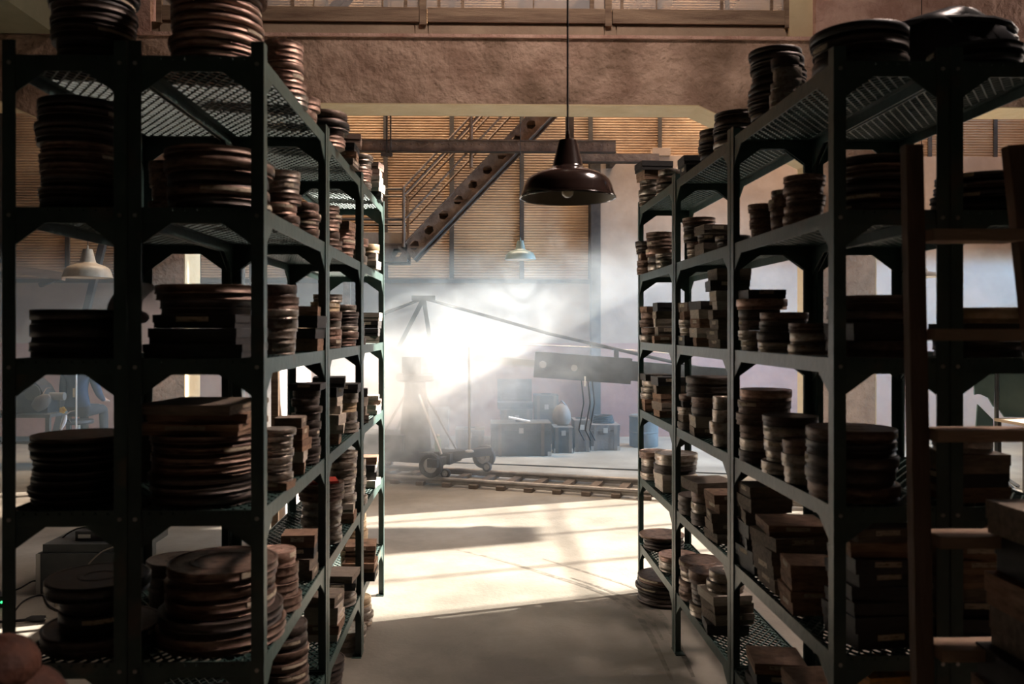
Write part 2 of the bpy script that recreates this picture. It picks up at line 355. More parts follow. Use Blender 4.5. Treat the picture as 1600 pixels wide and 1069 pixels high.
# glazed gallery front above the beam
def gallery():
    y0, y1 = YA0 + .16, YA0 + .24
    xa, xb = at(250, 30, y0).x, at(1231, 30, y0).x
    zb = at(800, 37, y0).z; zr = at(800, 14, y0).z; z0 = ZT + .035
    struct('wall_upper', MB().bb(-9.0, xa - .1, y0 - .02, y1 + .1, z0, 9.3).bb(at(1276, 0, YA0).x, 9.0, YA0 + .02, YA1, z0, 9.3), M_PINK)
    struct('trim_21', MB().bb(xb, at(1276, 0, y0).x, y0 - .05, y1 + .1, z0, 9.3), M_YELLOW)
    struct('trim_22', MB().bb(xa - .1, xb, y0, y1 + .2, 6.9, 9.3), M_PINK)
    win = MB().bb(xa - .1, xb, y0 + .02, y1, z0, zb).build('window_1', M_BOARD); tag(win, kind='structure')
    edges = [250, 455, 648, 662, 870, 945, 957, 1231]
    # boards under the frames
    for a, b in ((250, 647), (649, 668), (670, 943), (945, 962), (964, 1229)):
        MB().bb(at(a, 0, y0).x, at(b, 0, y0).x, y0, y0 + .03, z0 + .012, zb - .012).build('apron_board', M_BOARD, win)
    for a, b, q in ((250, 655, 0), (668, 945, 1), (957, 1229, 0)):
        x0, x1 = at(a, 0, y0).x, at(b, 0, y0).x
        MB().bb(x0, x1, y0 - .03, y1 - .02, zb + .004, zr).build('frame_rail', M_WOODF, win)
        MB().bb(x0, x1, y0 - .02, y1 - .02, 6.7, 6.82).build('frame_rail', M_WOODF, win)
    for p, wd in ((661, .075), (950, .075), (1229, .06), (250, .06)):
        x = at(p, 0, y0).x
        MB().bb(x - wd / 2, x + wd / 2, y0 - .04, y1, zb - .03, 6.85).build('frame_post', M_WOODF, win)
    bars = [(300, .03), (382, .03), (457, .03), (490, .012), (598, .012), (634, .03), (686, .03), (723, .03), (786, .03), (834, .012), (925, .05), (972, .03), (1026, .012), (1128, .03), (1206, .03)]
    for p, wd in bars:
        x = at(p, 0, y0).x
        MB().bb(x - wd / 2, x + wd / 2, y0 + .0, y0 + .04, zr, 6.7).build('glazing_bar', M_WOODF, win)
    ps = [250] + [b[0] for b in bars if b[1] > .02] + [1229]
    for a, b in zip(ps, ps[1:]):
        MB().bb(at(a, 0, y0).x + .016, at(b, 0, y0).x - .016, y0 + .015, y0 + .019, zr, 6.7).build('pane', M_PANE, win)
    # steel braces behind the glass
    for a, b in (((505, 40), (585, -60)), ((890, 30), (960, -50))):
        pa, pb = at(*a, 10.9), at(*b, 10.9)
        o = MB().bar(pa, pb, .12, .22, (0, 1, 0)).bar(pa + Vector((0, 0, -2)), pa, .1, .1).build('trim_%d' % (30 + a[0] % 7), M_SEAM); tag(o, kind='structure')
gallery()

# back wall cladding: ribbed sheets, dark seams, plaster field, red dado
def cladding():
    pitch = .042
    zlo = at(760, 436, YB).z
    def sheet(x0, x1, z0, z1, par):
        m = MB(); n = int((z1 - z0) / pitch); vs = []; fs = []
        prof = []
        for k in range(n):
            z = z0 + k * pitch; prof += [(0.0, z), (0.0, z + pitch * .3), (.014, z + pitch * .5), (.014, z + pitch * .8)]
        prof.append((0.0, z0 + n * pitch))
        for (d, z) in prof: vs += [(x0, YB - .03 - d, z), (x1, YB - .03 - d, z)]
        for i in range(len(prof) - 1): fs.append((2 * i, 2 * i + 1, 2 * i + 3, 2 * i + 2))
        k = len(vs)
        vs += [(x0, YB, z0), (x1, YB, z0), (x0, YB, z0 + n * pitch), (x1, YB, z0 + n * pitch)]
        fs += [(k, k + 1, 1, 0), (2 * len(prof) - 2, 2 * len(prof) - 1, k + 3, k + 2)]
        return m.add(vs, fs).build('ribbed_sheet', M_SHEET, par)
    wall = bpy.data.objects['wall_back']
    seams = [-420, -310, -205, -100, 5, 108, 210, 312, 414, 510, 603, 706, 815, 922]
    for a, b in zip(seams, seams[1:]):
        sheet(at(a, 0, YB).x + .03, at(b, 0, YB).x - .03, zlo, 7.6, wall)
    zr = at(1000, 246, YB).z
    seams2 = [922, 1030, 1135, 1240, 1345, 1450, 1552, 1620]
    for a, b in zip(seams2, seams2[1:]):
        sheet(at(a, 0, YB).x + .03, at(b, 0, YB).x - .03, zr, 7.6, wall)
    for p in seams:
        x = at(p, 0, YB).x; MB().bb(x - .035, x + .035, YB - .07, YB - .02, zlo, 7.6).build('seam_strip', M_SEAM, wall)
    for p in seams2[1:]:
        x = at(p, 0, YB).x; MB().bb(x - .03, x + .03, YB - .07, YB - .02, zr, 7.6).build('seam_strip', M_SEAM, wall)
    # field of plain plaster right of the sheets, standing proud, and a skirting rail under the sheets
    xf = at(936, 0, YB).x
    MB().bb(xf, 9.0, YB - .16, YB, 0, zr).build('plaster_field', M_WALLFAR, wall)
    MB().bb(-9, xf, YB - .09, YB, zlo - .07, zlo - .01).build('ledge', M_SEAM, wall)
    zd = at(900, 536, YB).z
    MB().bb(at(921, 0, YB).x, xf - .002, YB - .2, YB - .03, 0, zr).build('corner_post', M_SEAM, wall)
    MB().bb(-9, xf - .002, YB - .012, YB, 0, zd).build('dado', M_DADO, wall)
    MB().bb(xf, 9.0, YB - .172, YB - .16, 0, zd).build('dado', M_DADO, wall)
    MB().bb(at(1015, 0, YB).x, at(1042, 0, YB).x, YB - .26, YB - .1, zr - .02, zr + .1).build('bracket_block', M_WALLFAR, wall)
cladding()

# added frames and panes around the ceiling fill lamps; the ceiling is closed
for i, (x, y, sx, sy) in enumerate(((4.6, 4.0, 2.9, 2.5), (1.2, 6.3, 2.8, 1.6), (0.5, 12.75, 10.3, 1.1))):
    m = MB()
    for q in (-1, 1):
        m.bb(x - sx / 2, x + sx / 2, y + q * sy / 2 - .05, y + q * sy / 2 + .05, 9.14, 9.3)
        m.bb(x + q * sx / 2 - .05, x + q * sx / 2 + .05, y - sy / 2, y + sy / 2, 9.14, 9.3)
    wo = struct('window_%d' % (4 + i), m, M_SEAM)  # no window here, dressing added round a fill lamp
    MB().bb(x - sx / 2 + .05, x + sx / 2 - .05, y - sy / 2 + .05, y + sy / 2 - .05, 9.22, 9.24).build('pane', M_PANE, wo)

# ------------------------------------------------------------------ shelving racks
Y0R, BAY = 2.435, 1.02
LEV = [0.325, 0.76, 1.195, 1.63, 2.065, 2.50]
PW = 0.037
def deck_mesh(wd, ln):
    """expanded metal: rows of zigzag strands that touch at their nodes"""
    m = MB(); wl, row, th = .034, .023, .0045
    nx = int(wd / (wl / 2)); ny = int(ln / row)
    for j in range(ny + 1):
        yb = j * row
        for i in range(nx):
            up = (i + j) % 2
            x0, x1 = i * wl / 2, (i + 1) * wl / 2
            ya, ye = (yb - row * .5, yb + row * .5) if up else (yb + row * .5, yb - row * .5)
            ya = min(max(ya, 0), ln); ye = min(max(ye, 0), ln)
            vs = []
            for (x, y) in ((x0, ya), (x1, ye)):
                vs += [(x, y - th, -.0035), (x, y + th * .5, -.0040), (x, y + th, .0025), (x, y - th * .5, .0030)]
            m.add(vs, [(0, 1, 5, 4), (1, 2, 6, 5), (2, 3, 7, 6), (3, 0, 4, 7)])
    return m.mesh('mesh_deck', M_MESH)
def gusset_mesh(ux, depth):
    gw, gh = .118, .086
    return MB().extr([(0, 0), (gw, 0), (0, -gh)], (0, 0, 0), ux, (0, 0, 1), depth).mesh('gusset', M_RACK)
GUS = {('x', 1): gusset_mesh((1, 0, 0), (0, .004, 0)), ('x', -1): gusset_mesh((-1, 0, 0), (0, .004, 0)),
       ('y', 1): gusset_mesh((0, 1, 0), (.004, 0, 0)), ('y', -1): gusset_mesh((0, -1, 0), (.004, 0, 0))}
DECKS = {}
RACKX = {'A': (-1.362, -1.010), 'B': (-1.006, -.620), 'C': (1.030, 1.372), 'D': (1.376, 1.735)}
def rack(code, bay, label):
    x0, x1 = RACKX[code]; y0 = Y0R + BAY * (bay - 1) + .004; y1 = y0 + BAY - .008
    t = thing('shelving_rack', label, 'rack', ((x0 + x1) / 2, (y0 + y1) / 2, 0), 'green steel shelving racks')
    for (x, sx) in ((x0, 1), (x1, -1)):
        for (y, sy) in ((y0, 1), (y1, -1)):
            p = MB()
            p.bb(x, x + sx * PW, y, y + sy * .004, 0, 2.545).bb(x, x + sx * .004, y + sy * .004, y + sy * PW, 0, 2.545)
            p.bb(x, x + sx * .05, y, y + sy * .05, 0, .004)
            po = p.build('post', M_RACK, t)
            if y == y0:
                for z in LEV:
                    MB().lathe([(0, -.002), (.006, -.002), (.006, .003), (0, .003)], 8, (x + sx * .02, y - .001, z - .02), 'y').build('bolt', M_ALU, po)
    wd, ln = x1 - x0 - .012, y1 - y0 - .012
    key = round(wd, 3)
    if key not in DECKS: DECKS[key] = deck_mesh(wd, ln)
    for z in LEV:
        m = MB(); hgt = .042
        m.bb(x0 + PW * .2, x1 - PW * .2, y0 + .005, y0 + .009, z - hgt, z + .004).bb(x0 + PW * .2, x1 - PW * .2, y1 - .009, y1 - .005, z - hgt, z + .004)
        m.bb(x0 + .005, x0 + .009, y0 + .01, y1 - .01, z - hgt, z + .004).bb(x1 - .009, x1 - .005, y0 + .01, y1 - .01, z - hgt, z + .004)
        m.bb(x0 + .009, x1 - .009, y0 + .009, y0 + .03, z - .008, z - .005).bb(x0 + .009, x1 - .009, y1 - .03, y1 - .009, z - .008, z - .005)
        m.bb(x0 + .009, x0 + .03, y0 + .03, y1 - .03, z - .008, z - .005).bb(x1 - .03, x1 - .009, y0 + .03, y1 - .03, z - .008, z - .005)
        s = m.build('shelf', M_RACK, t)
        d = bpy.data.objects.new('mesh_deck', DECKS[key]); C.objects.link(d); d.parent = s
        d.location = Vector((x0 + .006, y0 + .006, z - .004)) - WORG[t.name]
        for (gx, gy, ax, sg) in ((x0 + .0045, y0 + .0045, 'x', 1), (x1 - .0045, y0 + .0045, 'x', -1), (x0 + .0045, y1 - .009, 'x', 1), (x1 - .0045, y1 - .009, 'x', -1),
                                 (x0 + .0045, y0 + .009, 'y', 1), (x0 + .0045, y1 - .009, 'y', -1), (x1 - .009, y0 + .009, 'y', 1), (x1 - .009, y1 - .009, 'y', -1)):
            g = bpy.data.objects.new('gusset', GUS[(ax, sg)]); C.objects.link(g); g.parent = s
            g.location = Vector((gx, gy, z - hgt + .002)) - WORG[t.name]
    return t
RN = {('A', 1): 'outer left', ('B', 1): 'near left', ('B', 2): 'middle left', ('B', 3): 'far left',
      ('C', 1): 'near right', ('C', 2): 'middle right', ('C', 3): 'far right', ('D', 1): 'outer right'}
rack('A', 1, 'dark green steel rack with mesh shelves, outermost on the left')
rack('B', 1, 'dark green steel rack nearest the camera on the left of the aisle')
rack('B', 2, 'dark green steel rack in the middle of the left row along the aisle')
rack('B', 3, 'dark green steel rack at the far end of the left row')
rack('C', 1, 'dark green steel rack nearest the camera on the right of the aisle')
rack('C', 2, 'dark green steel rack in the middle of the right row along the aisle')
rack('C', 3, 'dark green steel rack at the far end of the right row')
rack('D', 1, 'dark green steel rack behind the wooden ladder, outermost on the right')

# ------------------------------------------------------------------ film cans and boxes
def can_meshes():
    seg = 40
    body = [(0, 0), (.94, 0), (.975, .015), (.975, .07), (.962, .10), (.962, .62)]
    lid = [(.985, .40), (1.0, .42), (1.0, .50), (.99, .53), (.99, .90), (1.0, .93), (1.0, .985), (.985, 1.0), (.955, 1.0), (.935, .955), (.90, .945), (.60, .945), (.58, .97), (.52, .97), (.50, .945), (0, .945)]
    lid2 = [(.985, .30), (1.0, .33), (1.0, .93), (.985, .99), (.96, 1.0), (.93, 1.0), (.91, .97), (.40, .965), (.385, .99), (.30, .99), (.28, .965), (0, .965)]
    out = []
    for ld in (lid, lid2):
        out.append(({k: MB().lathe(body, seg).mesh('film_can', m, True) for k, m in M_CAN.items()},
                    {k: MB().lathe(ld, seg).mesh('lid', m, True) for k, m in M_CAN.items()}))
    return out
CANS = can_meshes()
def tape_mesh(a0, a1, z0=.55, z1=.88):
    m = MB(); n = 10; vs = []; fs = []
    for i in range(n + 1):
        a = a0 + (a1 - a0) * i / n
        for r in (.992, 1.006):
            for z in (z0, z1): vs.append((r * math.cos(a), r * math.sin(a), z))
    for i in range(n):
        b = 4 * i
        fs += [(b + 2, b + 6, b + 7, b + 3), (b, b + 1, b + 5, b + 4), (b + 1, b + 3, b + 7, b + 5), (b, b + 4, b + 6, b + 2)]
    fs += [(0, 2, 3, 1), (4 * n, 4 * n + 1, 4 * n + 3, 4 * n + 2)]
    return m.add(vs, fs).mesh('paper_label', M_PAPER, True)
TAPES = [tape_mesh(-.45, .45), tape_mesh(-.2, .35), tape_mesh(-.9, .3, .6, .85)]
def box_meshes():
    base = MB().bb(-.5, .5, -.5, .5, 0, .55)
    lid = MB()
    t = .012
    lid.bb(-.5 - t, .5 + t, -.5 - t, .5 + t, .93, 1.0)
    lid.bb(-.5 - t, -.5, -.5 - t, .5 + t, .42, .93).bb(.5, .5 + t, -.5 - t, .5 + t, .42, .93)
    lid.bb(-.5, .5, -.5 - t, -.5, .42, .93).bb(-.5, .5, .5, .5 + t, .42, .93)
    return ({k: base.mesh('storage_box', m) for k, m in M_BOX.items()}, {k: lid.mesh('lid', m) for k, m in M_BOX.items()})
BOXB, BOXL = box_meshes()
BOXTAG = {s: MB().bb(-.22, .18, s * .5125 - .002, s * .5125 + .002, .5, .86).mesh('paper_label', M_PAPER) for s in (-1, 1)}
BOXTAGX = {s: MB().bb(s * .5125 - .002, s * .5125 + .002, -.2, .22, .5, .86).mesh('paper_label', M_PAPER) for s in (-1, 1)}
ORD = ['bottom', 'second', 'third', 'fourth', 'fifth', 'sixth', 'seventh', 'eighth', 'ninth', 'tenth', 'eleventh', 'twelfth', 'thirteenth', 'fourteenth']
NTH = ['nearest', 'second', 'third', 'fourth', 'fifth', 'sixth', 'seventh', 'eighth', 'ninth']
SHELFW = ['lowest', 'fifth', 'fourth', 'third', 'second', 'top']
def link(name, me, parent=None):
    o = bpy.data.objects.new(name, me); C.objects.link(o)
    if parent: o.parent = parent
    return o
def can(loc, r, h, k, rz, tape, label, group):
    v = random.randrange(2)
    o = link('film_can', CANS[v][0][k]); l = link('lid', CANS[v][1][k], o)
    if tape is not None:
        tp = link('paper_label', random.choice(TAPES), o); tp.rotation_euler[2] = tape - rz
    o.location = loc; o.scale = (r, r, h - .0006); o.rotation_euler = (0, 0, rz)
    return tag(o, label, 'film can', group)
def sbox(loc, sx, sy, h, k, rz, tg, label, group):
    o = link('storage_box', BOXB[k]); l = link('lid', BOXL[k], o)
    if tg: link('paper_label', tg, o)
    o.location = loc; o.scale = (sx, sy, h - .0006); o.rotation_euler = (0, 0, rz)
    return tag(o, label, 'box', group)

STK = {}      # (rack, bay, level) -> list of stacks
def aisle(code, bay, lev, edge, width, top, items, ov=0.0):
    """a stack on the aisle side: its aisle edge and its width and top as surveyed in the photo"""
    x0, x1 = RACKX[code]
    left = code in 'AB'
    xf = (x1 + ov) if left else (x0 - ov)
    ylo = Y0R + BAY * (bay - 1) + .03; yhi = ylo + BAY - .06
    y = xf * FPX / (edge - 750.0)
    r = min(max(width * y / FPX / 2, .05), .178)
    y = min(max(y, ylo + r * .8), yhi - r * .8)
    x = xf - r if left else xf + r
    z = 0 if lev < 0 else LEV[lev]
    h = (HORY - top) / FPX * y + EYE - z
    STK.setdefault((code, bay, lev), []).append([x, y, r, h, items])
def front(code, bay, lev, pl, pr, top, items, dy=0.0):
    """a stack at the near end of a rack, seen from the front"""
    y = Y0R + .03
    for _ in range(6):
        r = (pr - pl) * y / FPX / 2; y = Y0R + BAY * (bay - 1) + .03 + r + dy
    x = at((pl + pr) / 2, 500, y).x
    z = LEV[lev]; h = (HORY - top) / FPX * (y - r * .7) + EYE - z
    STK.setdefault((code, bay, lev), []).append([x, y, r, h, items])

# items, bottom to top: kind (c can, b box), count, finish letter, optional width factor after *
# --- left row, nearest rack
front('B', 1, 5, 272, 412, -40, 'c7z c1r c2z*1.14')
aisle('B', 1, 5, 478, 66, 76, 'c1t*1.1 c1z*1.12 c4z')
aisle('B', 1, 5, 500, 52, 160, 'c2z')
front('B', 1, 4, 262, 420, 233, 'c1d c1r c1d*.96 c1r*1.04 c1r*1.0')
aisle('B', 1, 4, 470, 58, 273, 'c1r c1z c1r c2t')
aisle('B', 1, 4, 500, 48, 322, 'c4r')
front('B', 1, 3, 236, 405, 447, 'b1k b1k b1k*.9 c1d*.82 c1r')
aisle('B', 1, 3, 464, 60, 448, 'c3t c1t*1.12 c1r*1.1 c1d')
aisle('B', 1, 3, 506, 60, 481, 'b1o b2k b1o*1.04')
front('B', 1, 2, 228, 398, 632, 'c3d c4r b1o b1o*.98 b1g')
aisle('B', 1, 2, 452, 56, 672, 'b1o c7t')
aisle('B', 1, 2, 484, 52, 652, 'b1o b1w b2o b1g')
aisle('B', 1, 2, 503, 44, 600, 'c9d b1k*1.2')
front('B', 1, 1, 240, 430, 893, 'c1r*1.04 c1d c1r*.9')
aisle('B', 1, 1, 470, 70, 858, 'c2r c1r*.93 c1z*.9')
aisle('B', 1, 1, 500, 58, 831, 'b1g*.9 b1k b1o')
front('B', 1, 0, 250, 400, 1120, 'c3d')
aisle('B', 1, 0, 484, 84, 972, 'c3d c3r*.95 c2d*.88')
# --- left row, middle rack
aisle('B', 2, 5, 540, 66, 181, 'c1z c1r*.9 c1d*1.2 c1r*1.1', .03)
aisle('B', 2, 5, 562, 56, 217, 'b1d b1o b1k b1p*1.25'.replace('b1d', 'b1g'), .03)
aisle('B', 2, 4, 534, 50, 325, 'c2r c1z c2r')
aisle('B', 2, 4, 556, 46, 350, 'c3z b1o')
aisle('B', 2, 3, 534, 46, 462, 'c1r c1z c1t c1r c1w c1t'.replace('c1w', 'c1y'))
aisle('B', 2, 3, 560, 46, 478, 'c2r c1t c2d c1t')
aisle('B', 2, 2, 538, 48, 590, 'b1o b4w b1k b1k*1.2')
aisle('B', 2, 2, 560, 40, 600, 'c2t c1y c1t b1k*1.3')
aisle('B', 2, 1, 536, 62, 754, 'c5t c1r*1.15 c1r*1.15')
aisle('B', 2, 1, 557, 46, 706, 'b1o b1w c6t')
aisle('B', 2, 0, 536, 60, 925, 'b1w b1o b1w b1g')
aisle('B', 2, 0, 560, 62, 893, 'c2t b1k b1g*1.1')
aisle('B', 2, -1, 538, 70, 1026, 'c2d')
# --- left row, farthest rack
aisle('B', 3, 5, 582, 42, 246, 'c1t c2z c2t', .01)
aisle('B', 3, 5, 600, 40, 258, 'b1k b2w b1p', .03)
aisle('B', 3, 4, 574, 30, 375, 'c2t c1z')
aisle('B', 3, 4, 594, 34, 384, 'b2w c1y*1.1', .03)
aisle('B', 3, 3, 572, 30, 505, 'c3d')
aisle('B', 3, 3, 596, 38, 490, 'b1w b2k b1w*1.08', .02)
aisle('B', 3, 2, 577, 34, 608, 'b3g b1k')
aisle('B', 3, 2, 596, 36, 618, 'b2w b1p b1w', .01)
aisle('B', 3, 1, 574, 34, 718, 'c2t')
aisle('B', 3, 1, 592, 42, 713, 'b1w b2k b1o')
aisle('B', 3, 0, 581, 42, 806, 'c3y')
aisle('B', 3, 0, 594, 54, 843, 'b1k b1o', .05)
aisle('B', 3, -1, 583, 46, 930, 'c3t*1.0 c1y')
aisle('B', 3, -1, 571, 60, 978, 'c2t')
# --- left, outer rack
front('A', 1, 5, 92, 205, -40, 'c2k c3d*1.1 c3k*1.1')
front('A', 1, 4, 66, 200, 158, 'c1k c2d*.95 c3r*.95 c1d*1.05 c2d c1k*.95')
front('A', 1, 3, 36, 184, 486, 'c2k')
front('A', 1, 2, 48, 194, 684, 'c2k c5k*.96 c1d')
front('A', 1, 1, 78, 235, 912, 'c1d*1.1 c1k*.72 c1k')
front('A', 1, 0, 60, 200, 1120, 'c3d')
front('A', 1, 1, 230, 320, 880, 'c2d', .42)
front('A', 1, 4, 236, 300, 255, 'c4r', .45)
front('A', 1, 2, 230, 330, 640, 'b3k', .45)
# --- right row, nearest rack
front('C', 1, 5, 1272, 1418, 34, 'c1d c1k')
aisle('C', 1, 5, 1175, 84, 80, 'c9d')
aisle('C', 1, 5, 1208, 40, 92, 'c1t c1d')
front('C', 1, 4, 1308, 1428, 240, 'c2d c1k c1d c1r c1d')
aisle('C', 1, 4, 1174, 40, 320, 'c4r')
aisle('C', 1, 4, 1207, 46, 298, 'c4r')
aisle('C', 1, 4, 1228, 62, 277, 'c4r c1r*1.08')
front('C', 1, 3, 1292, 1424, 463, 'c1d b1k*.9 c1d c1d*1.05')
aisle('C', 1, 3, 1158, 66, 455, 'c2t c1r c1d c1z*1.2 b1k*1.1')
aisle('C', 1, 3, 1188, 74, 490, 'c1t c2d c1r')
aisle('C', 1, 3, 1236, 74, 507, 'c2t c1r')
front('C', 1, 2, 1262, 1400, 677, 'c1r c2d c1k c1r')
aisle('C', 1, 2, 1160, 76, 610, 'c1d c1t c1r c1r*1.1 c1r*1.1 c1z*1.05')
aisle('C', 1, 2, 1197, 80, 652, 'c2t c1t c1t*.95 c1d*1.1')
aisle('C', 1, 2, 1228, 80, 690, 'c2t c1r')
front('C', 1, 1, 1300, 1425, 828, 'b3k b1o b1g')
aisle('C', 1, 1, 1160, 84, 762, 'b2k b1g*.9')
aisle('C', 1, 1, 1180, 100, 812, 'b3g b1o')
aisle('C', 1, 1, 1226, 80, 880, 'b3o')
front('C', 1, 0, 1322, 1425, 1040, 'b3a')
aisle('C', 1, 0, 1170, 90, 1030, 'b2k b1o')
aisle('C', 1, 0, 1230, 90, 1060, 'b2g b1o')
# --- right row, middle rack
aisle('C', 2, 5, 1094, 60, 205, 'c3d c1r')
aisle('C', 2, 5, 1118, 72, 178, 'c1t c2d c1r c1d')
aisle('C', 2, 5, 1066, 44, 246, 'b1k b1k*1.1')
aisle('C', 2, 4, 1073, 44, 342, 'c1t c1r c1d*1.2 c1d*1.2 c1r*1.2')
aisle('C', 2, 4, 1092, 52, 354, 'b1g c1d b1g')
aisle('C', 2, 4, 1122, 56, 370, 'c2d')
aisle('C', 2, 3, 1055, 50, 474, 'b1k c2t b1o b1g')
aisle('C', 2, 3, 1082, 54, 472, 'b1o b1w b1o b1w b1k')
aisle('C', 2, 3, 1112, 56, 422, 'b3g b2w b1k*1.2 b1g*1.2')
aisle('C', 2, 2, 1060, 50, 618, 'c1d b1g c1t b1k c1r')
aisle('C', 2, 2, 1080, 64, 590, 'b1g b1w c1d c1r c2d*1.2')
aisle('C', 2, 2, 1114, 44, 622, 'c4t')
aisle('C', 2, 1, 1052, 60, 775, 'c1d c1d')
aisle('C', 2, 1, 1080, 62, 752, 'c1d c1t c1r b1g*1.2')
aisle('C', 2, 1, 1107, 62, 771, 'b3g b1o')
aisle('C', 2, 0, 1052, 70, 878, 'c2r c1t c1r*1.05')
aisle('C', 2, 0, 1076, 64, 888, 'c1t c2d c1r')
aisle('C', 2, 0, 1098, 72, 893, 'b1k b2g b1w c2t*.8')
# --- right row, farthest rack
aisle('C', 3, 5, 992, 44, 256, 'c2t c1t*.9 b1o b1k*1.2', .02)
aisle('C', 3, 5, 1028, 40, 266, 'c1t c1r c1t')
aisle('C', 3, 4, 986, 34, 378, 'c2r b1o*.8 c2d', .02)
aisle('C', 3, 4, 1006, 44, 366, 'c1t c1d c1z c2r')
aisle('C', 3, 4, 1026, 34, 398, 'c3t')
aisle('C', 3, 3, 1001, 40, 480, 'c1t c3r b1o')
aisle('C', 3, 3, 1021, 40, 474, 'b1o b1g b1w b1g b1k')
aisle('C', 3, 2, 1001, 48, 586, 'b1o b1o c3t b1k')
aisle('C', 3, 2, 1022, 50, 590, 'b1o b1g b1o b1g b1k')
aisle('C', 3, 1, 997, 46, 706, 'c1t c1d c1t c1r*1.1')
aisle('C', 3, 1, 1022, 68, 709, 'b2w c1d c1t')
aisle('C', 3, 0, 1001, 64, 835, 'c3d c1r*1.08')
aisle('C', 3, 0, 1030, 60, 868, 'c2t c1z')
aisle('C', 3, -1, 988, 100, 898, 'c1d c1d*.95 c1d c1d c1d*.96 c1r*1.02', .06)
# --- right, outer rack
front('D', 1, 5, 1450, 1590, 62, 'c1k')
front('D', 1, 4, 1462, 1600, 268, 'c2k c1d c1k')
front('D', 1, 3, 1462, 1595, 482, 'c1d b1k c1y*.95')
front('D', 1, 2, 1450, 1560, 690, 'b1o b1k b1g c1t*.8', .0)
front('D', 1, 1, 1440, 1570, 830, 'b2k b1g b1o')

def relax():
    for key, L in STK.items():
        code, bay, lev = key
        x0, x1 = RACKX[code]
        ylo = Y0R + BAY * (bay - 1); yhi = ylo + BAY
        fac = []
        for s in L:
            m = 1.0
            for tk in s[4].split():
                if '*' in tk: m = max(m, float(tk.split('*')[1]))
            fac.append(m)
        for it in range(120):
            mv = False
            for i in range(len(L)):
                for j in range(i):
                    a, b = L[i], L[j]
                    dx, dy = a[0] - b[0], a[1] - b[1]; d = math.hypot(dx, dy)
                    need = a[2] * fac[i] + b[2] * fac[j] + .012
                    if d < need:
                        mv = True
                        if it > 60: a[2] *= .985; b[2] *= .985
                        if d < 1e-4: dx, dy, d = 0, 1, 1
                        k = (need - d) / 2 / d
                        a[1] += dy * k; b[1] -= dy * k; a[0] += dx * k * .4; b[0] -= dx * k * .4
                a = L[i]; rr = a[2] * fac[i]
                lim = (x1 - x0) / 2 + .008
                if rr > lim: a[2] = lim / fac[i]; rr = lim
                inset = .044
                ovh = .05 if lev < 5 else .06
                cx = (x0 + x1) / 2
                lo, hi = x0 + rr - ovh * (code in 'CD'), x1 - rr + ovh * (code in 'AB')
                a[0] = cx if lo > hi else min(max(a[0], lo), hi)
                if bay == 1 or True:
                    lo, hi = ylo + rr * .96 + .012, yhi - rr * .96 - .012
                    a[1] = (lo + hi) / 2 if lo > hi else min(max(a[1], lo), hi)
            if not mv: break
relax()
def fill():
    for (code, bay, lev), L in STK.items():
        z0 = 0.0 if lev < 0 else LEV[lev] + .0045
        lim = .36 if lev < 5 else .8
        rn = RN[(code, bay)]
        for si, (x, y, r, h, items) in enumerate(sorted(L, key=lambda s: s[1])):
            toks = []
            for tk in items.split():
                f = 1.0
                if '*' in tk: tk, f = tk.split('*'); f = float(f)
                for _ in range(int(tk[1:-1])): toks.append((tk[0], tk[-1], f))
            h = min(max(h, .022 * len(toks)), lim)
            while h / len(toks) > (.05 if sum(t_[0] == 'b' for t_ in toks) * 2 > len(toks) else .056) and len(toks) < 12:
                q = random.randrange(len(toks)); toks.insert(q, toks[q])
            wt = [random.uniform(.85, 1.15) for _ in toks]; sm = sum(wt)
            z = z0
            where = ('the floor under the %s rack' % rn) if lev < 0 else ('%s shelf of %s rack' % (SHELFW[lev], rn))
            grp = 'film cans and boxes stored on the %s rack' % rn
            nlev = len(toks)
            ang = math.pi if code in 'CD' else 0.0
            for i, (kd, k, f) in enumerate(toks):
                hh = h * wt[i] / sm
                rr = r * f * random.uniform(.955, 1.0)
                jx, jy = random.uniform(-.008, .008), random.uniform(-.008, .008)
                pos = ('lone one in' if nlev == 1 else 'at top of' if i == nlev - 1 else 'at bottom of' if i == 0 else ORD[i] + ' up in')
                lab = '%s %s, ' + pos + ' ' + NTH[si] + ' stack, ' + where
                if kd == 'c':
                    tape = (ang + random.uniform(-1.0, 1.0)) if random.random() < .34 else None
                    can((x + jx, y + jy, z), rr, hh, k, random.uniform(0, 6.28), tape, lab % (WORD_CAN[k], 'film can'), grp)
                else:
                    if k not in M_BOX: k = 'g'
                    sx, sy = rr * random.uniform(1.62, 1.84), rr * random.uniform(1.5, 1.84)
                    if rr < .09: sx *= 1.25 if False else 1.0
                    tg = random.choice([BOXTAG[-1], BOXTAGX[1 if code in 'AB' else -1], None])
                    sbox((x + jx, y + jy, z), sx, sy, hh, k, random.uniform(-.16, .16), tg, lab % (WORD_BOX[k], 'storage box'), grp)
                z += hh
            TOPS.setdefault((code, bay, lev), []).append((x, y, r, z))
TOPS = {}
fill()

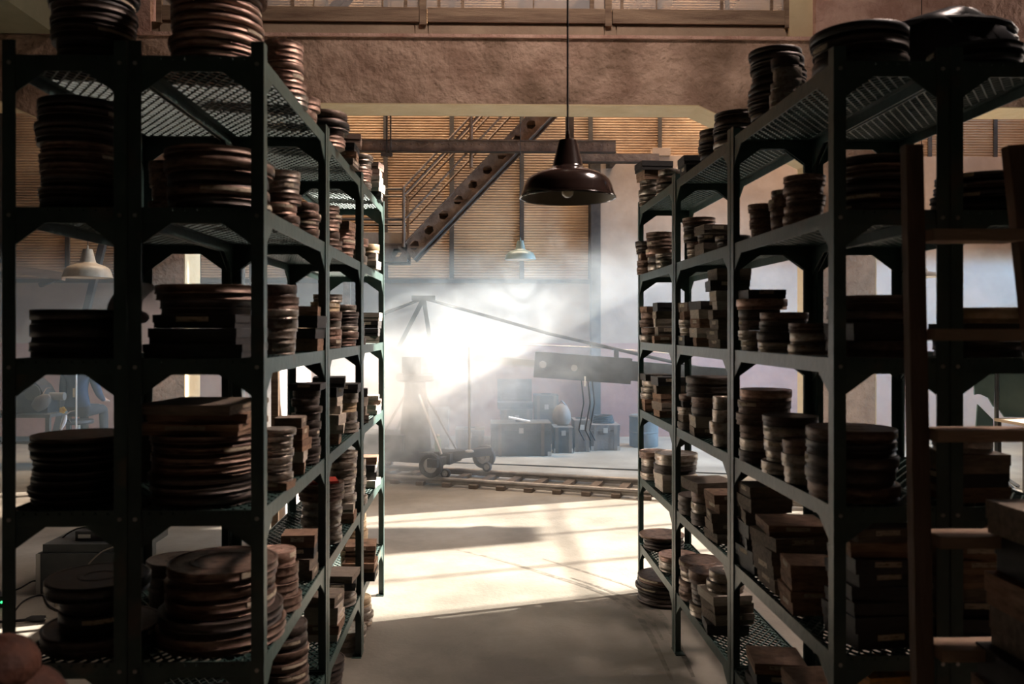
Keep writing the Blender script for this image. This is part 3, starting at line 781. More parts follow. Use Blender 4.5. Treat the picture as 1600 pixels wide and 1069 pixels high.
# ------------------------------------------------------------------ far hall: stair, girder, lamps
def stair():
    YN, YF = 12.55, 13.2
    p0 = at(636, 395, YN); d = (at(837, 187, YN) - p0); d.normalize()
    up = Vector((-d.z, 0, d.x)); t = thing('steel_stair', 'rusty steel stair with hexagon-holed stringers climbing the back wall', 'stair', (p0.x, YN, 0))
    pitch, H, hr = .312, .255, .075
    def plate(m, o, ux, uy, n, y, th):
        for side in (0, 1):
            yy = y + side * th
            for k in range(n):
                u0 = k * pitch
                hexa = [(u0 + pitch / 2 + hr * math.cos(a) * 1.05, hr * .92 * math.sin(a)) for a in [R(60 * q) for q in range(6)]]
                c = [(u0, -H / 2), (u0 + pitch / 2, -H / 2), (u0 + pitch, -H / 2), (u0 + pitch, 0), (u0 + pitch, H / 2), (u0 + pitch / 2, H / 2), (u0, H / 2), (u0, 0)]
                P = [o + ux * q[0] + uy * q[1] for q in hexa + c]
                P = [(q.x, yy, q.z) for q in P]
                # hexa idx 0..5 at 0,60,120,180,240,300 deg ; corners 6..13
                m.add(P, [(0, 9, 10, 1), (1, 10, 11, 2), (2, 11, 12, 3), (3, 12, 13), (3, 13, 6, 4), (4, 6, 7, 5), (5, 7, 8, 0), (0, 8, 9)])
        for k in range(n):        # hole walls
            u0 = k * pitch
            hexa = [(u0 + pitch / 2 + hr * math.cos(a) * 1.05, hr * .92 * math.sin(a)) for a in [R(60 * q) for q in range(6)]]
            for q in range(6):
                a, b = hexa[q], hexa[(q + 1) % 6]
                A, B = o + ux * a[0] + uy * a[1], o + ux * b[0] + uy * b[1]
                m.add([(A.x, y, A.z), (B.x, y, B.z), (B.x, y + th, B.z), (A.x, y + th, A.z)], [(0, 1, 2, 3)])
        L = n * pitch
        for s in (-1, 1):         # flanges
            c = o + ux * (L / 2) + uy * (s * H / 2)
            rot = Matrix((ux, (0, 1, 0), uy)).transposed()
            m.box((c.x, y + th / 2, c.z), (L, .07, .014), rot)
    n = 13
    for y in (YN, YF):
        m = MB(); plate(m, p0, d, up, n, y, .01)
        plate(m, p0 + Vector((-8 * pitch, 0, 0)), Vector((1, 0, 0)), Vector((0, 0, 1)), 8, y, .01)
        m.build('stringer', M_STEELR, t)
    for k in range(17):
        c = p0 + d * (.10 + k * .24) + up * .02
        MB().box((c.x, (YN + YF) / 2 + .01, c.z), (.23, YF - YN - .02, .03)).build('tread', M_STEELR, t)
    rot = Matrix((d, (0, 1, 0), up)).transposed()
    cc = p0 + d * (n * pitch / 2) - up * .09
    MB().box((cc.x, (YN + YF) / 2, cc.z), (n * pitch, YF - YN - .04, .012), rot).build('hole_shade_plate', M_SEAM, t)  # dark plate added so the stair looks shaded inside its holes
    MB().bb(p0.x - 8 * pitch, p0.x, YN + .03, YF - .02, p0.z - .10, p0.z - .09).build('hole_shade_plate', M_SEAM, t)
    cc = p0 + d * (n * pitch / 2)
    MB().box((cc.x, YN + .30, cc.z), (n * pitch, .012, .16), rot).build('hole_shade_web', M_SEAM, t)  # dark sheet added behind the stringer holes, stands in for shade
    MB().bb(p0.x - 8 * pitch, p0.x, YN + .012, YF, p0.z + .09, p0.z + .12).build('landing', M_STEELR, t)
    MB().bb(p0.x - 8 * pitch, p0.x, YN - .006, YN - .001, p0.z + .14, p0.z + .30).build('kick_plate', M_BOARD, t)
    for y in (YN, YF):
        MB().bb(p0.x - 8 * pitch, p0.x - 8 * pitch + .1, y - .03, y + .04, 0, p0.z - H / 2 - .01).build('support_post', M_STEELR, t)
        MB().bb(p0.x - 3 * pitch, p0.x - 3 * pitch + .1, y - .03, y + .04, 0, p0.z - H / 2 - .01).build('support_post', M_STEELR, t)
    for y in (YN - .02, YF + .02):
        def P(px, py): q = at(px, py, YN); return Vector((q.x, y, q.z))
        for q0, q1 in (((631, 386), (631, 293)), ((736, 262), (736, 182)), ((842, 160), (842, 70))):
            MB().tube([P(*q0), P(*q1)], .024, 8).build('rail_post', M_STEELR, t)
        e = P(840, 72)
        for off in ((631, 293), (633, 303)):
            MB().tube([P(*off), P(*off) + (P(736, 183) - P(632, 293)) * 2.0], .018, 8).build('handrail', M_STEELR, t)
        MB().tube([P(634, 341), P(634, 341) + (P(785, 180) - P(634, 341)) * 1.6], .018, 8).build('handrail', M_STEELR, t)
        for yy in (296, 343): MB().tube([P(631, yy), P(631, yy) + Vector((-2.4, 0, 0))], .018, 8).build('handrail', M_SEAM, t)
stair()

def girder():
    Y = 12.25
    z0, z1 = at(700, 238, Y).z, at(700, 219, Y).z
    xa, xb = at(470, 230, Y).x, at(962, 230, Y).x
    t = thing('ceiling_girder', 'long riveted steel girder crossing in front of the stair', 'girder', (xa, Y, z0))
    MB().bb(xa, xb, Y, Y + .012, z0 + .012, z1 - .012).build('web', M_STEELR, t)
    MB().bb(xa, xb, Y - .05, Y + .06, z1 - .012, z1).build('flange', M_STEELR, t)
    MB().bb(xa, xb, Y - .05, Y + .06, z0, z0 + .012).build('flange', M_SEAM, t)
    m = MB(); x = xa + .05
    while x < xb:
        m.lathe([(0, -.008), (.008, -.006), (.012, 0), (0, 0)], 6, (x, Y, (z0 + z1) / 2 + .03), 'y'); x += .11
    tag(m.build('rivets', M_STEELR, t), kind='stuff')
    for px in (605, 611): MB().bb(at(px, 0, Y).x - .012, at(px, 0, Y).x + .012, Y - .07, Y - .052, at(0, 244, Y).z, 9.3).build('hanger_strap', M_SEAM, t)
    MB().bb(at(596, 0, Y).x, at(614, 0, Y).x, Y - .09, Y - .05, at(0, 243, Y).z, at(0, 238, Y).z).build('hanger_clip', M_SEAM, t)
    Yg = 12.9
    zq0, zq1 = at(1000, 253, Yg).z, at(1000, 240, Yg).z
    t2 = thing('wall_girder', 'short steel girder fixed above the plain plaster field', 'girder', (at(900, 0, Yg).x, Yg, zq0))
    MB().bb(at(880, 0, Yg).x, at(1030, 0, Yg).x, Yg, Yg + .05, zq0, zq1).build('web', M_STEELR, t2)
    MB().bb(at(880, 0, Yg).x, at(1030, 0, Yg).x, Yg - .04, Yg + .1, zq0 - .012, zq0).build('flange', M_SEAM, t2)
    MB().bb(at(955, 0, Yg).x, at(965, 0, Yg).x, Yg + .05, YB, zq0, zq1).build('bracket', M_SEAM, t2)
    # bracket beam and brace on the wall behind the outer left rack
    Yw = 12.9
    a, b = at(-60, 408, Yw), at(100, 432, Yw)
    t3 = thing('wall_bracket', 'timber wall bracket with slanted strut beside the pale enamel lamp', 'bracket', (b.x, Yw, b.z))
    MB().bar(a, b, .12, .12).build('arm', M_WOODF, t3)
    MB().bar(at(62, 446, Yw), at(92, 434, Yw), .06, .06).build('strut', M_SEAM, t3)
    p, q = at(166, 360, 12.7), at(134, 490, 12.7); q = q + (q - p) * ((q.z - 0.02) / (p.z - q.z))
    o = MB().bar(p, q, .09, .09).build('slanted_prop', M_SEAM, org=q); tag(o, 'dark slanted timber prop behind the pale enamel lamp', 'prop')
girder()

def lamp(px, rim_py, Y, diam, label, m_out, m_in, top=9.25, bulb=True, hs=1.0):
    p = at(px, rim_py, Y); r = diam / 2
    t = thing('pendant_lamp', label, 'lamp', (p.x, Y, p.z), 'enamel pendant lamps')
    k = r / .21
    outer = [(1.0, 0), (1.0, .03), (.975, .10), (.935, .24), (.885, .36), (.80, .45), (.64, .53), (.46, .59), (.345, .645), (.325, .68), (.20, 1.19), (.185, 1.225), (.06, 1.235), (0, 1.235)]
    inner = [(.985, .004), (.93, .12), (.88, .26), (.81, .40), (.72, .485), (.56, .55), (.38, .59), (.28, .64), (0, .66)]
    outer = [(a, z * hs) for a, z in outer]; inner = [(a, z * hs) for a, z in inner]
    # profile is in units of the rim radius
    MB().lathe([(a * r, z * r * 1.0) for a, z in outer] , 48, p).build('shade', m_out, t, True)
    MB().lathe([(1.0 * r, 0), (.985 * r, .004 * r)] + [(a * r, z * r) for a, z in inner[1:]], 48, p).build('shade_lining', m_in, t, True)
    MB().lathe([(1.0 * r, -.012 * r), (1.018 * r, 0), (1.018 * r, .02 * r), (1.0 * r, .03 * r), (.985 * r, .01 * r), (1.0 * r, -.012 * r)], 48, p).build('rim', m_out, t, True)
    if bulb:
        b = p + Vector((0, 0, .10 * r))
        MB().lathe([(0, -.09 * r), (.06 * r, -.08 * r), (.115 * r, -.03 * r), (.13 * r, .02 * r), (.11 * r, .08 * r), (.06 * r, .16 * r), (.055 * r, .22 * r), (0, .22 * r)], 20, b).build('bulb', M_BULB, t, True)
    zt = p.z + 1.25 * r * hs
    MB().tube([(p.x, p.y, zt - .01), (p.x, p.y, zt + .015), (p.x, p.y, zt + .04)], .016, 10, radii=[.012, .010, .006]).build('cap', m_out, t, True)
    MB().tube([(p.x, p.y, zt + .03), (p.x, p.y, top)], .0045, 6).build('cord', M_CORD, t)
    return t
lamp(887, 310, 3.72, .418, 'black enamel pendant lamp hanging over the aisle', M_ENAMEL, M_ENIN)
lamp(813, 406, 11.6, .43, 'small hazy grey-green pendant lamp in front of the ribbed back wall', M_ENGREEN, M_WHITE, bulb=False)
lamp(137, 434, 9.0 + 1.3, .56, 'pale worn enamel pendant lamp seen through the outer left rack', M_ENPALE, M_WHITE, bulb=False)
lamp(1440, 433, 8.6, .40, 'white pendant lamp half hidden by the wooden ladder', M_WHITE, M_WHITE, bulb=False, hs=.45)

# ------------------------------------------------------------------ track, camera crane, trunks
def track():
    a0, a1 = fl(560, 741, .07), fl(1130, 776, .07)
    d = (a1 - a0).normalized(); nrm = Vector((-d.y, d.x, 0))
    g = .62
    t = thing('camera_track', 'camera dolly track with two rails on short sleepers', 'track', (a0.x, a0.y, 0))
    A = a0 - d * 2.2; B = a1 + d * 1.2
    for s in (0, 1):
        o = nrm * (g * s)
        m = MB().tube([A + o, B + o], .024, 10); m.bar(A + o - Vector((0, 0, .035)), B + o - Vector((0, 0, .035)), .02, .03)
        m.build('rail', M_RAILS, t, True)
    L = (B - A).length; k = .2
    while k < L:
        c = A + d * k + nrm * (g / 2); c.z = .021
        MB().box(c, (.09, g + .16, .042), Matrix((d, nrm, (0, 0, 1))).transposed()).build('sleeper', M_SLEEP, t)
        k += .31
    q0, q1 = fl(500, 716), fl(1150, 742)
    tag(MB().tube([q0 + Vector((0, 0, .008)), (q0 + q1) / 2 + Vector((0, .04, .008)), q1 + Vector((0, 0, .008))], .008, 6).build('floor_cable', M_CORD, org=q0), 'thin dark cable lying along the floor behind the track', 'cable')
    return a0, d, nrm, g
TA, TD, TN, TG = track()
def crane():
    base = fl(690, 752, 0); 
    k = (base - TA).dot(TD)
    A = TA + TD * k; A.z = 0
    t = thing('camera_crane', 'camera crane dolly with rubber wheels and long black boom in the smoke', 'crane', A)
    def Q(u, v, z): return A + TD * u + TN * v + Vector((0, 0, z))
    rot = Matrix((TD, TN, (0, 0, 1))).transposed()
    rz = math.atan2(TD.y, TD.x)
    RZ = Matrix.Rotation(rz, 3, 'Z')
    def wheel(u, v, z, r, wd):
        tyre = [(r * .62, -wd / 2), (r * .9, -wd / 2), (r, -wd / 3), (r, wd / 3), (r * .9, wd / 2), (r * .62, wd / 2), (r * .62, -wd / 2)]
        w_ = MB().lathe(tyre, 28, Q(u, v, z), 'y', RZ).build('wheel', M_RUBBER, t, True)
        hub = [(0, -wd * .3), (r * .25, -wd * .5), (r * .3, -wd * .3), (r * .62, -wd * .25), (r * .62, wd * .25), (0, wd * .25)]
        MB().lathe(hub, 20, Q(u, v, z), 'y', RZ).build('hub', M_ALU, w_, True)
    for u in (0, -1.25):
        wheel(u, -.05, .225, .135, .075); wheel(u + .34, TG + .10, .225, .135, .075)
        wheel(u + .13, .05, .13, .055, .05); wheel(u + .42, TG - .02, .13, .055, .05)
    m = MB()
    m.box(Q(-.6, TG / 2, .27), (1.5, .36, .12), rot).box(Q(0.05, TG / 2, .26), (.12, .9, .09), rot).box(Q(-1.25, TG / 2, .26), (.12, .9, .09), rot)
    m.build('chassis', M_BLACK, t)
    MB().bar(Q(.0, .1, .30), Q(.42, TG + .05, .30), .1, .09).build('steering_arm', M_BLACK, t)
    MB().box(Q(-.75, TG / 2, .42), (.7, .5, .2), rot).build('battery_box', M_BLACK, t)
    cx = at(648, 500, A.y + .4)
    cu = (Vector((cx.x, cx.y, 0)) - A).dot(TD); cv = TG / 2
    MB().tube([Q(cu, cv, .3), Q(cu, cv, .8), Q(cu, cv, 1.15)], .16, 16, radii=[.19, .15, .11]).build('column', M_BLACK, t, True)
    for du, dv in ((.42, .22), (.42, -.22), (-.42, .22), (-.42, -.22)):
        MB().tube([Q(cu + du, cv + dv, .33), Q(cu + du * .1, cv + dv * .3, 1.05)], .014, 8).build('brace', M_ALU, t)
    MB().lathe([(0, 0), (.2, 0), (.22, .02), (.22, .07), (.2, .09), (0, .09)], 24, Q(cu, cv, 1.12)).build('turntable', M_BLACK, t, True)
    MB().box(Q(cu, cv, 1.30), (.24, .2, .2), rot).build('fulcrum', M_BLACK, t)
    # boom
    Yb = A.y + .75
    e0, e1 = at(590, 545, Yb), at(1145, 592, Yb - .25)
    piv = at(648, 551, Yb)
    MB().bar(e0, at(850, 570, Yb - .1), .07, .09).build('boom', M_ALU, t)
    MB().bar(at(835, 569, Yb - .1), at(985, 580, Yb - .15), .20, .30).build('boom', M_BLACK, t)
    MB().bar(at(980, 579, Yb - .15), e1, .15, .23).build('boom', M_BLACK, t)
    for (p, q) in ((848, 570), (897, 575)):
        c = at(p, q, Yb - .21)
        MB().lathe([(0, -.02), (.035, -.02), (.045, 0), (0, 0)], 14, c, 'y').build('knob', M_ALU, t, True)
    top = at(662, 466, Yb)
    for s in (-1, 1): MB().bar(at(648 + s * 26, 545, Yb), top, .05, .05).build('king_post', M_BLACK, t)
    MB().box(top, (.28, .08, .06)).build('king_head', M_BLACK, t)
    MB().tube([at(590, 494, Yb), top, at(860, 522, Yb - .1), at(990, 552, Yb - .15), at(1140, 586, Yb - .22)], .02, 8).build('stay_rod', M_BLACK, t)
    MB().tube([at(700, 534, Yb - .02), at(930, 543, Yb - .12), at(1140, 560, Yb - .22)], .006, 6).build('stay_wire', M_ALU, t)
    MB().bar(at(963, 546, Yb - .17), at(963, 572, Yb - .17), .05, .05).build('stay_strut', M_BLACK, t)
    for s in (-.14, .0, .14):
        MB().box((e0.x - .12, e0.y + s, e0.z - .02), (.16, .1, .22)).build('counterweight', M_BLACK, t)
    for px in (908, 918, 925):
        a = at(px, 590, Yb - .2); MB().tube([a, a + Vector((.03, 0, -.3)), a + Vector((-.02, .05, -.62)), a + Vector((.05, .1, -.75))], .008, 6).build('hanging_cable', M_CORD, t)
    MB().tube([at(914, 588, Yb - .22), at(914, 604, Yb - .22)], .012, 8).build('white_tag', M_WHITE, t)
    # pole and bottle
    p = Q((Vector((at(722, 700, A.y).x, A.y, 0)) - A).dot(TD), .34, 0)
    tz = at(722, 612, p.y).z
    st = thing('light_stand', 'thin pale metal pole standing on the dolly', 'stand', (p.x, p.y, .33))
    MB().tube([(p.x, p.y, .33), (p.x, p.y, tz + .5)], .017, 10).build('pole', M_ALU, st, True)
    MB().lathe([(0, 0), (.05, 0), (.05, .015), (.02, .03), (0, .03)], 16, (p.x, p.y, .33)).build('foot', M_ALU, st, True)
    b = Q((Vector((at(673, 700, A.y).x, A.y, 0)) - A).dot(TD), .20, .33)
    bo = thing('water_bottle', 'pale green bottle standing on the dolly deck', 'bottle', b)
    MB().lathe([(0, 0), (.035, 0), (.038, .01), (.038, .13), (.034, .15), (.016, .17), (.016, .185), (0, .185)], 20, b).build('bottle_body', mat('bottle_green', (.38, .50, .44), .3), bo, True)
    MB().lathe([(0, .186), (.019, .186), (.019, .205), (0, .205)], 16, b).build('cap', M_WHITE, bo, True)
    c = at(652, 658, Yb - .45)
    lm = thing('work_light', 'small round work light hung on the crane column', 'light', c)
    MB().lathe([(0, .06), (.04, .05), (.055, .0), (.05, -.01), (0, -.005)], 18, c, 'y').build('housing', M_ALU, lm, True)
    MB().tube([c, c + Vector((-.02, .12, .05)), c + Vector((-.03, .3, .06))], .01, 6).build('arm', M_BLACK, lm)
crane()

def trunk(x0, x1, yt, yb, depth, label, m, lidf=.78, rz=0.0, base=None, name='trunk', cat='trunk'):
    c = fl((x0 + x1) / 2, yb) if base is None else at((x0 + x1) / 2, yb, base)
    Y = c.y
    w_ = at(x1, yb, Y).x - at(x0, yb, Y).x; h = at(x0, yt, Y).z - c.z
    t = thing(name, label, cat, (c.x, Y, c.z), 'trunks and cases by the back wall')
    rot = Matrix.Rotation(rz, 3, 'Z')
    ctr = Vector((c.x, Y + depth / 2, c.z))
    def B(cx, cy_, cz, dx, dy, dz): return MB().box(ctr + rot @ Vector((cx, cy_, cz)), (dx, dy, dz), rot)
    B(0, 0, h * lidf / 2, w_, depth, h * lidf - .008).build('body', m, t)
    B(0, 0, h * (lidf + 1) / 2, w_ + .012, depth + .012, h * (1 - lidf)).build('lid', m, t)
    for s in (-1, 1):
        B(s * w_ * .36, -depth / 2 - .008, h / 2, .045, .012, h).build('strap', M_SLEEP, t)
        B(s * (w_ / 2 - .02), -depth / 2 - .004, .03, .05, .012, .06).build('corner_guard', M_ALU, t)
    B(0, -depth / 2 - .012, h * lidf, .06, .014, .07).build('latch', M_ALU, t)
    B(0, 0, h + .012, .14, .03, .014).build('handle', M_BLACK, t)
    return t
trunk(768, 861, 662, 713, .5, 'large ribbed trunk with straps on the floor beside the track', M_CRATE)
trunk(712, 756, 672, 711, .4, 'dark case just left of the large ribbed trunk', M_CRATE)
trunk(866, 895, 668, 708, .4, 'small upright case just right of the large ribbed trunk', M_CRATE)
trunk(898, 921, 657, 706, .4, 'narrow tall brown case between two squarer cases', M_CRATEB)
trunk(924, 968, 664, 704, .45, 'pale square case at the right end of the trunks', M_CRATEB)
trunk(783, 832, 640, 700, .4, 'tall dark chest standing behind the large ribbed trunk', M_CRATE, base=12.4)
trunk(836, 872, 618, 700, .4, 'tall dark cabinet case behind the small upright case', M_CRATE, base=12.6)
trunk(640, 700, 640, 706, .45, 'dark case behind the dolly wheels', M_CRATE, base=11.9)
def bits():
    Yc = 12.45
    t = thing('open_case', 'open dark case with tilted pale lid on the tall chest', 'case', at(805, 640, Yc))
    a = at(778, 640, Yc); b = at(833, 640, Yc)
    MB().bb(a.x, b.x, Yc, Yc + .36, a.z + .002, a.z + .10).build('tray', M_CRATE, t)
    c0 = Vector(((a.x + b.x) / 2, Yc + .32, a.z + .26))
    MB().box(c0, (b.x - a.x, .03, .34), Matrix.Rotation(R(-12), 3, 'X')).build('lid', M_BLACK, t)
    MB().box(c0 + Vector((0, -.022, .0)), (b.x - a.x - .08, .01, .26), Matrix.Rotation(R(-12), 3, 'X')).build('lid_lining', M_CRATE, t)
    p = fl(815, 713); p.z = at(815, 662, p.y).z
    o = MB().box(p + Vector((-.02, .2, .035)), (.30, .12, .02), Matrix.Rotation(R(12), 3, 'Y')).build('folded_paper', M_CLOTH, org=p); tag(o, 'folded pale paper lying on the large ribbed trunk', 'paper')
    q = fl(946, 704); q.z = at(946, 664, q.y).z
    m = MB()
    for k in range(5):
        m.tube([Vector((q.x + (.15 - k * .006) * math.cos(a_ * math.pi / 10), q.y + .22 + .12 * math.sin(a_ * math.pi / 10), q.z + .018 + k * .022)) for a_ in range(21)], .012, 6)
    tag(m.build('cable_coil', M_CORD, org=q), 'coiled black cable on the pale square case', 'cable')
    q = at(880, 668, 11.2)
    t = thing('small_bag', 'small lumpy bag standing on the small upright case', 'bag', (q.x, 11.42, q.z + .02))
    MB().lathe([(0, 0), (.10, 0), (.13, .06), (.12, .16), (.08, .24), (.03, .27), (0, .27)], 14, (q.x, 11.42, q.z + .022)).build('sack', M_CRATEB, t, True)
    MB().tube([(q.x - .06, 11.42, q.z + .27), (q.x, 11.40, q.z + .34), (q.x + .06, 11.42, q.z + .27)], .01, 6).build('handle', M_BLACK, t)
    q = fl(1010, 700)
    t = thing('round_barrel', 'squat round drum just behind the far right rack post', 'drum', q)
    MB().lathe([(0, 0), (.2, 0), (.21, .02), (.21, .2), (.22, .21), (.21, .22), (.21, .42), (.22, .44), (.2, .46), (0, .45)], 24, q + Vector((0, .2, 0))).build('drum_body', M_CRATE, t, True)
bits()

# ------------------------------------------------------------------ behind the outer left rack
def seated_person():
    base = at(122, 660, 11.0); X, Y = base.x, 11.0
    zs = .62
    t = thing('person', 'seated person in a dark navy shirt seen from behind through the haze', 'person', (X, Y, 0))
    # skeleton: pelvis root, facing away (+y)
    J = {'pel': (0, 0, zs + .08, .135), 'waist': (0, -.01, zs + .24, .125), 'chest': (0, .0, zs + .42, .15), 'up': (0, .02, zs + .53, .115), 'neck': (0, .04, zs + .61, .055),
         'head0': (0, .06, zs + .70, .072), 'head1': (0, .065, zs + .78, .09), 'head2': (0, .055, zs + .86, .075)}
    for s, n in ((-1, 'l'), (1, 'r')):
        J['sh' + n] = (s * .17, .02, zs + .50, .07); J['el' + n] = (s * .235, .08, zs + .25, .048); J['wr' + n] = (s * .19, .29, zs + .17, .032)
        J['hip' + n] = (s * .095, .03, zs + .05, .095); J['kn' + n] = (s * .13, .44, zs + .04, .065); J['an' + n] = (s * .13, .47, .10, .045); J['to' + n] = (s * .14, .60, .04, .04)
        J['pm' + n] = (s * .175, .36, zs + .155, .030)
    E = [('pel', 'waist'), ('waist', 'chest'), ('chest', 'up'), ('up', 'neck'), ('neck', 'head0'), ('head0', 'head1'), ('head1', 'head2')]
    for n in 'lr':
        E += [('up', 'sh' + n), ('sh' + n, 'el' + n), ('el' + n, 'wr' + n), ('wr' + n, 'pm' + n), ('pel', 'hip' + n), ('hip' + n, 'kn' + n), ('kn' + n, 'an' + n), ('an' + n, 'to' + n)]
    for n, s in (('l', -1), ('r', 1)):
        for q in range(4):
            a = 'f%d%s' % (q, n); b = 'g%d%s' % (q, n)
            ox = s * .175 + (q - 1.5) * .019; ln = (.045, .055, .052, .04)[q]
            J[a] = (ox, .36 + .055, zs + .15, .009); J[b] = (ox, .36 + .055 + ln, zs + .125, .008)
            E += [('pm' + n, a), (a, b)]
        J['th' + n] = (s * .175 - s * .05, .385, zs + .15, .010); J['ti' + n] = (s * .175 - s * .06, .42, zs + .14, .009)
        E += [('pm' + n, 'th' + n), ('th' + n, 'ti' + n)]
    names = list(J); idx = {n: i for i, n in enumerate(names)}
    me = bpy.data.meshes.new('person_skeleton'); me.from_pydata([J[n][:3] for n in names], [(idx[a], idx[b]) for a, b in E], [])
    o = bpy.data.objects.new('body', me); C.objects.link(o)
    md = o.modifiers.new('skin', 'SKIN'); sub = o.modifiers.new('sub', 'SUBSURF'); sub.levels = 2; sub.render_levels = 2
    sv = me.skin_vertices[0].data
    for i, n in enumerate(names): sv[i].radius = (J[n][3], J[n][3] * (.8 if n in ('chest', 'waist', 'up', 'pel') else 1)); sv[i].use_root = (n == 'pel')
    dg = bpy.context.evaluated_depsgraph_get(); ev = o.evaluated_get(dg); nm = bpy.data.meshes.new_from_object(ev)
    bpy.data.objects.remove(o); 
    nm.name = 'body'
    for m_ in (M_NAVY, M_SKIN, M_TROUS, M_BLACK): nm.materials.append(m_)
    for p in nm.polygons:
        c = p.center
        p.use_smooth = True
        if c.z > zs + .60: p.material_index = 1
        elif c.y > .30 and c.z > zs + .10 and abs(c.x) > .1 : p.material_index = 1
        elif c.z < .09: p.material_index = 3
        elif c.z < zs + .12: p.material_index = 2
        else: p.material_index = 0
    b = bpy.data.objects.new('body', nm); C.objects.link(b); b.parent = t; WORG[b.name] = WORG[t.name]
    H = Vector((X, Y, 0))
    # hair cap, ears, nose, eyes
    m = MB(); vs = []; 
    for i in range(9):
        for k in range(18):
            th, ph = math.pi * .58 * i / 8, 2 * math.pi * k / 18
            vs.append(H + Vector((.083 * math.sin(th) * math.cos(ph), .045 + .098 * math.sin(th) * math.sin(ph), zs + .80 + .118 * math.cos(th))))
    fs = [(i * 18 + k, i * 18 + (k + 1) % 18, (i + 1) * 18 + (k + 1) % 18, (i + 1) * 18 + k) for i in range(8) for k in range(18)]
    m.add(vs, fs).build('hair', M_HAIR, t, True)
    for s in (-1, 1):
        MB().lathe([(0, -.008), (.022, -.006), (.026, 0), (.018, .006), (0, .004)], 12, H + Vector((s * .088, .07, zs + .765)), 'x').build('ear', M_SKIN, t, True)
        MB().lathe([(0, -.008), (.011, 0), (0, .004)], 10, H + Vector((s * .032, .15, zs + .79)), 'y').build('eye', M_WHITE, t, True)
    MB().extr([(-.014, 0), (.014, 0), (.006, .05), (-.006, .05)], H + Vector((0, .145, zs + .735)), (1, 0, 0), (0, 0, 1), (0, .03, 0)).build('nose', M_SKIN, t, True)
    MB().box(H + Vector((0, .142, zs + .705)), (.045, .012, .01)).build('mouth', mat('lips', (.30, .12, .10), .6), t)
    st = thing('stool', 'round black stool under the seated person', 'stool', (X, Y, 0))
    MB().lathe([(0, zs - .12), (.18, zs - .12), (.19, zs - .10), (.18, zs - .07), (0, zs - .065)], 24, (X, Y, 0)).build('seat', M_BLACK, st, True)
    MB().tube([(X, Y, .05), (X, Y, zs - .115)], .03, 10).build('stem', M_ALU, st, True)
    for k in range(4):
        a = k * math.pi / 2 + .4; MB().bar((X, Y, .07), (X + .22 * math.cos(a), Y + .22 * math.sin(a), .02), .04, .03).build('foot', M_BLACK, st)
seated_person()
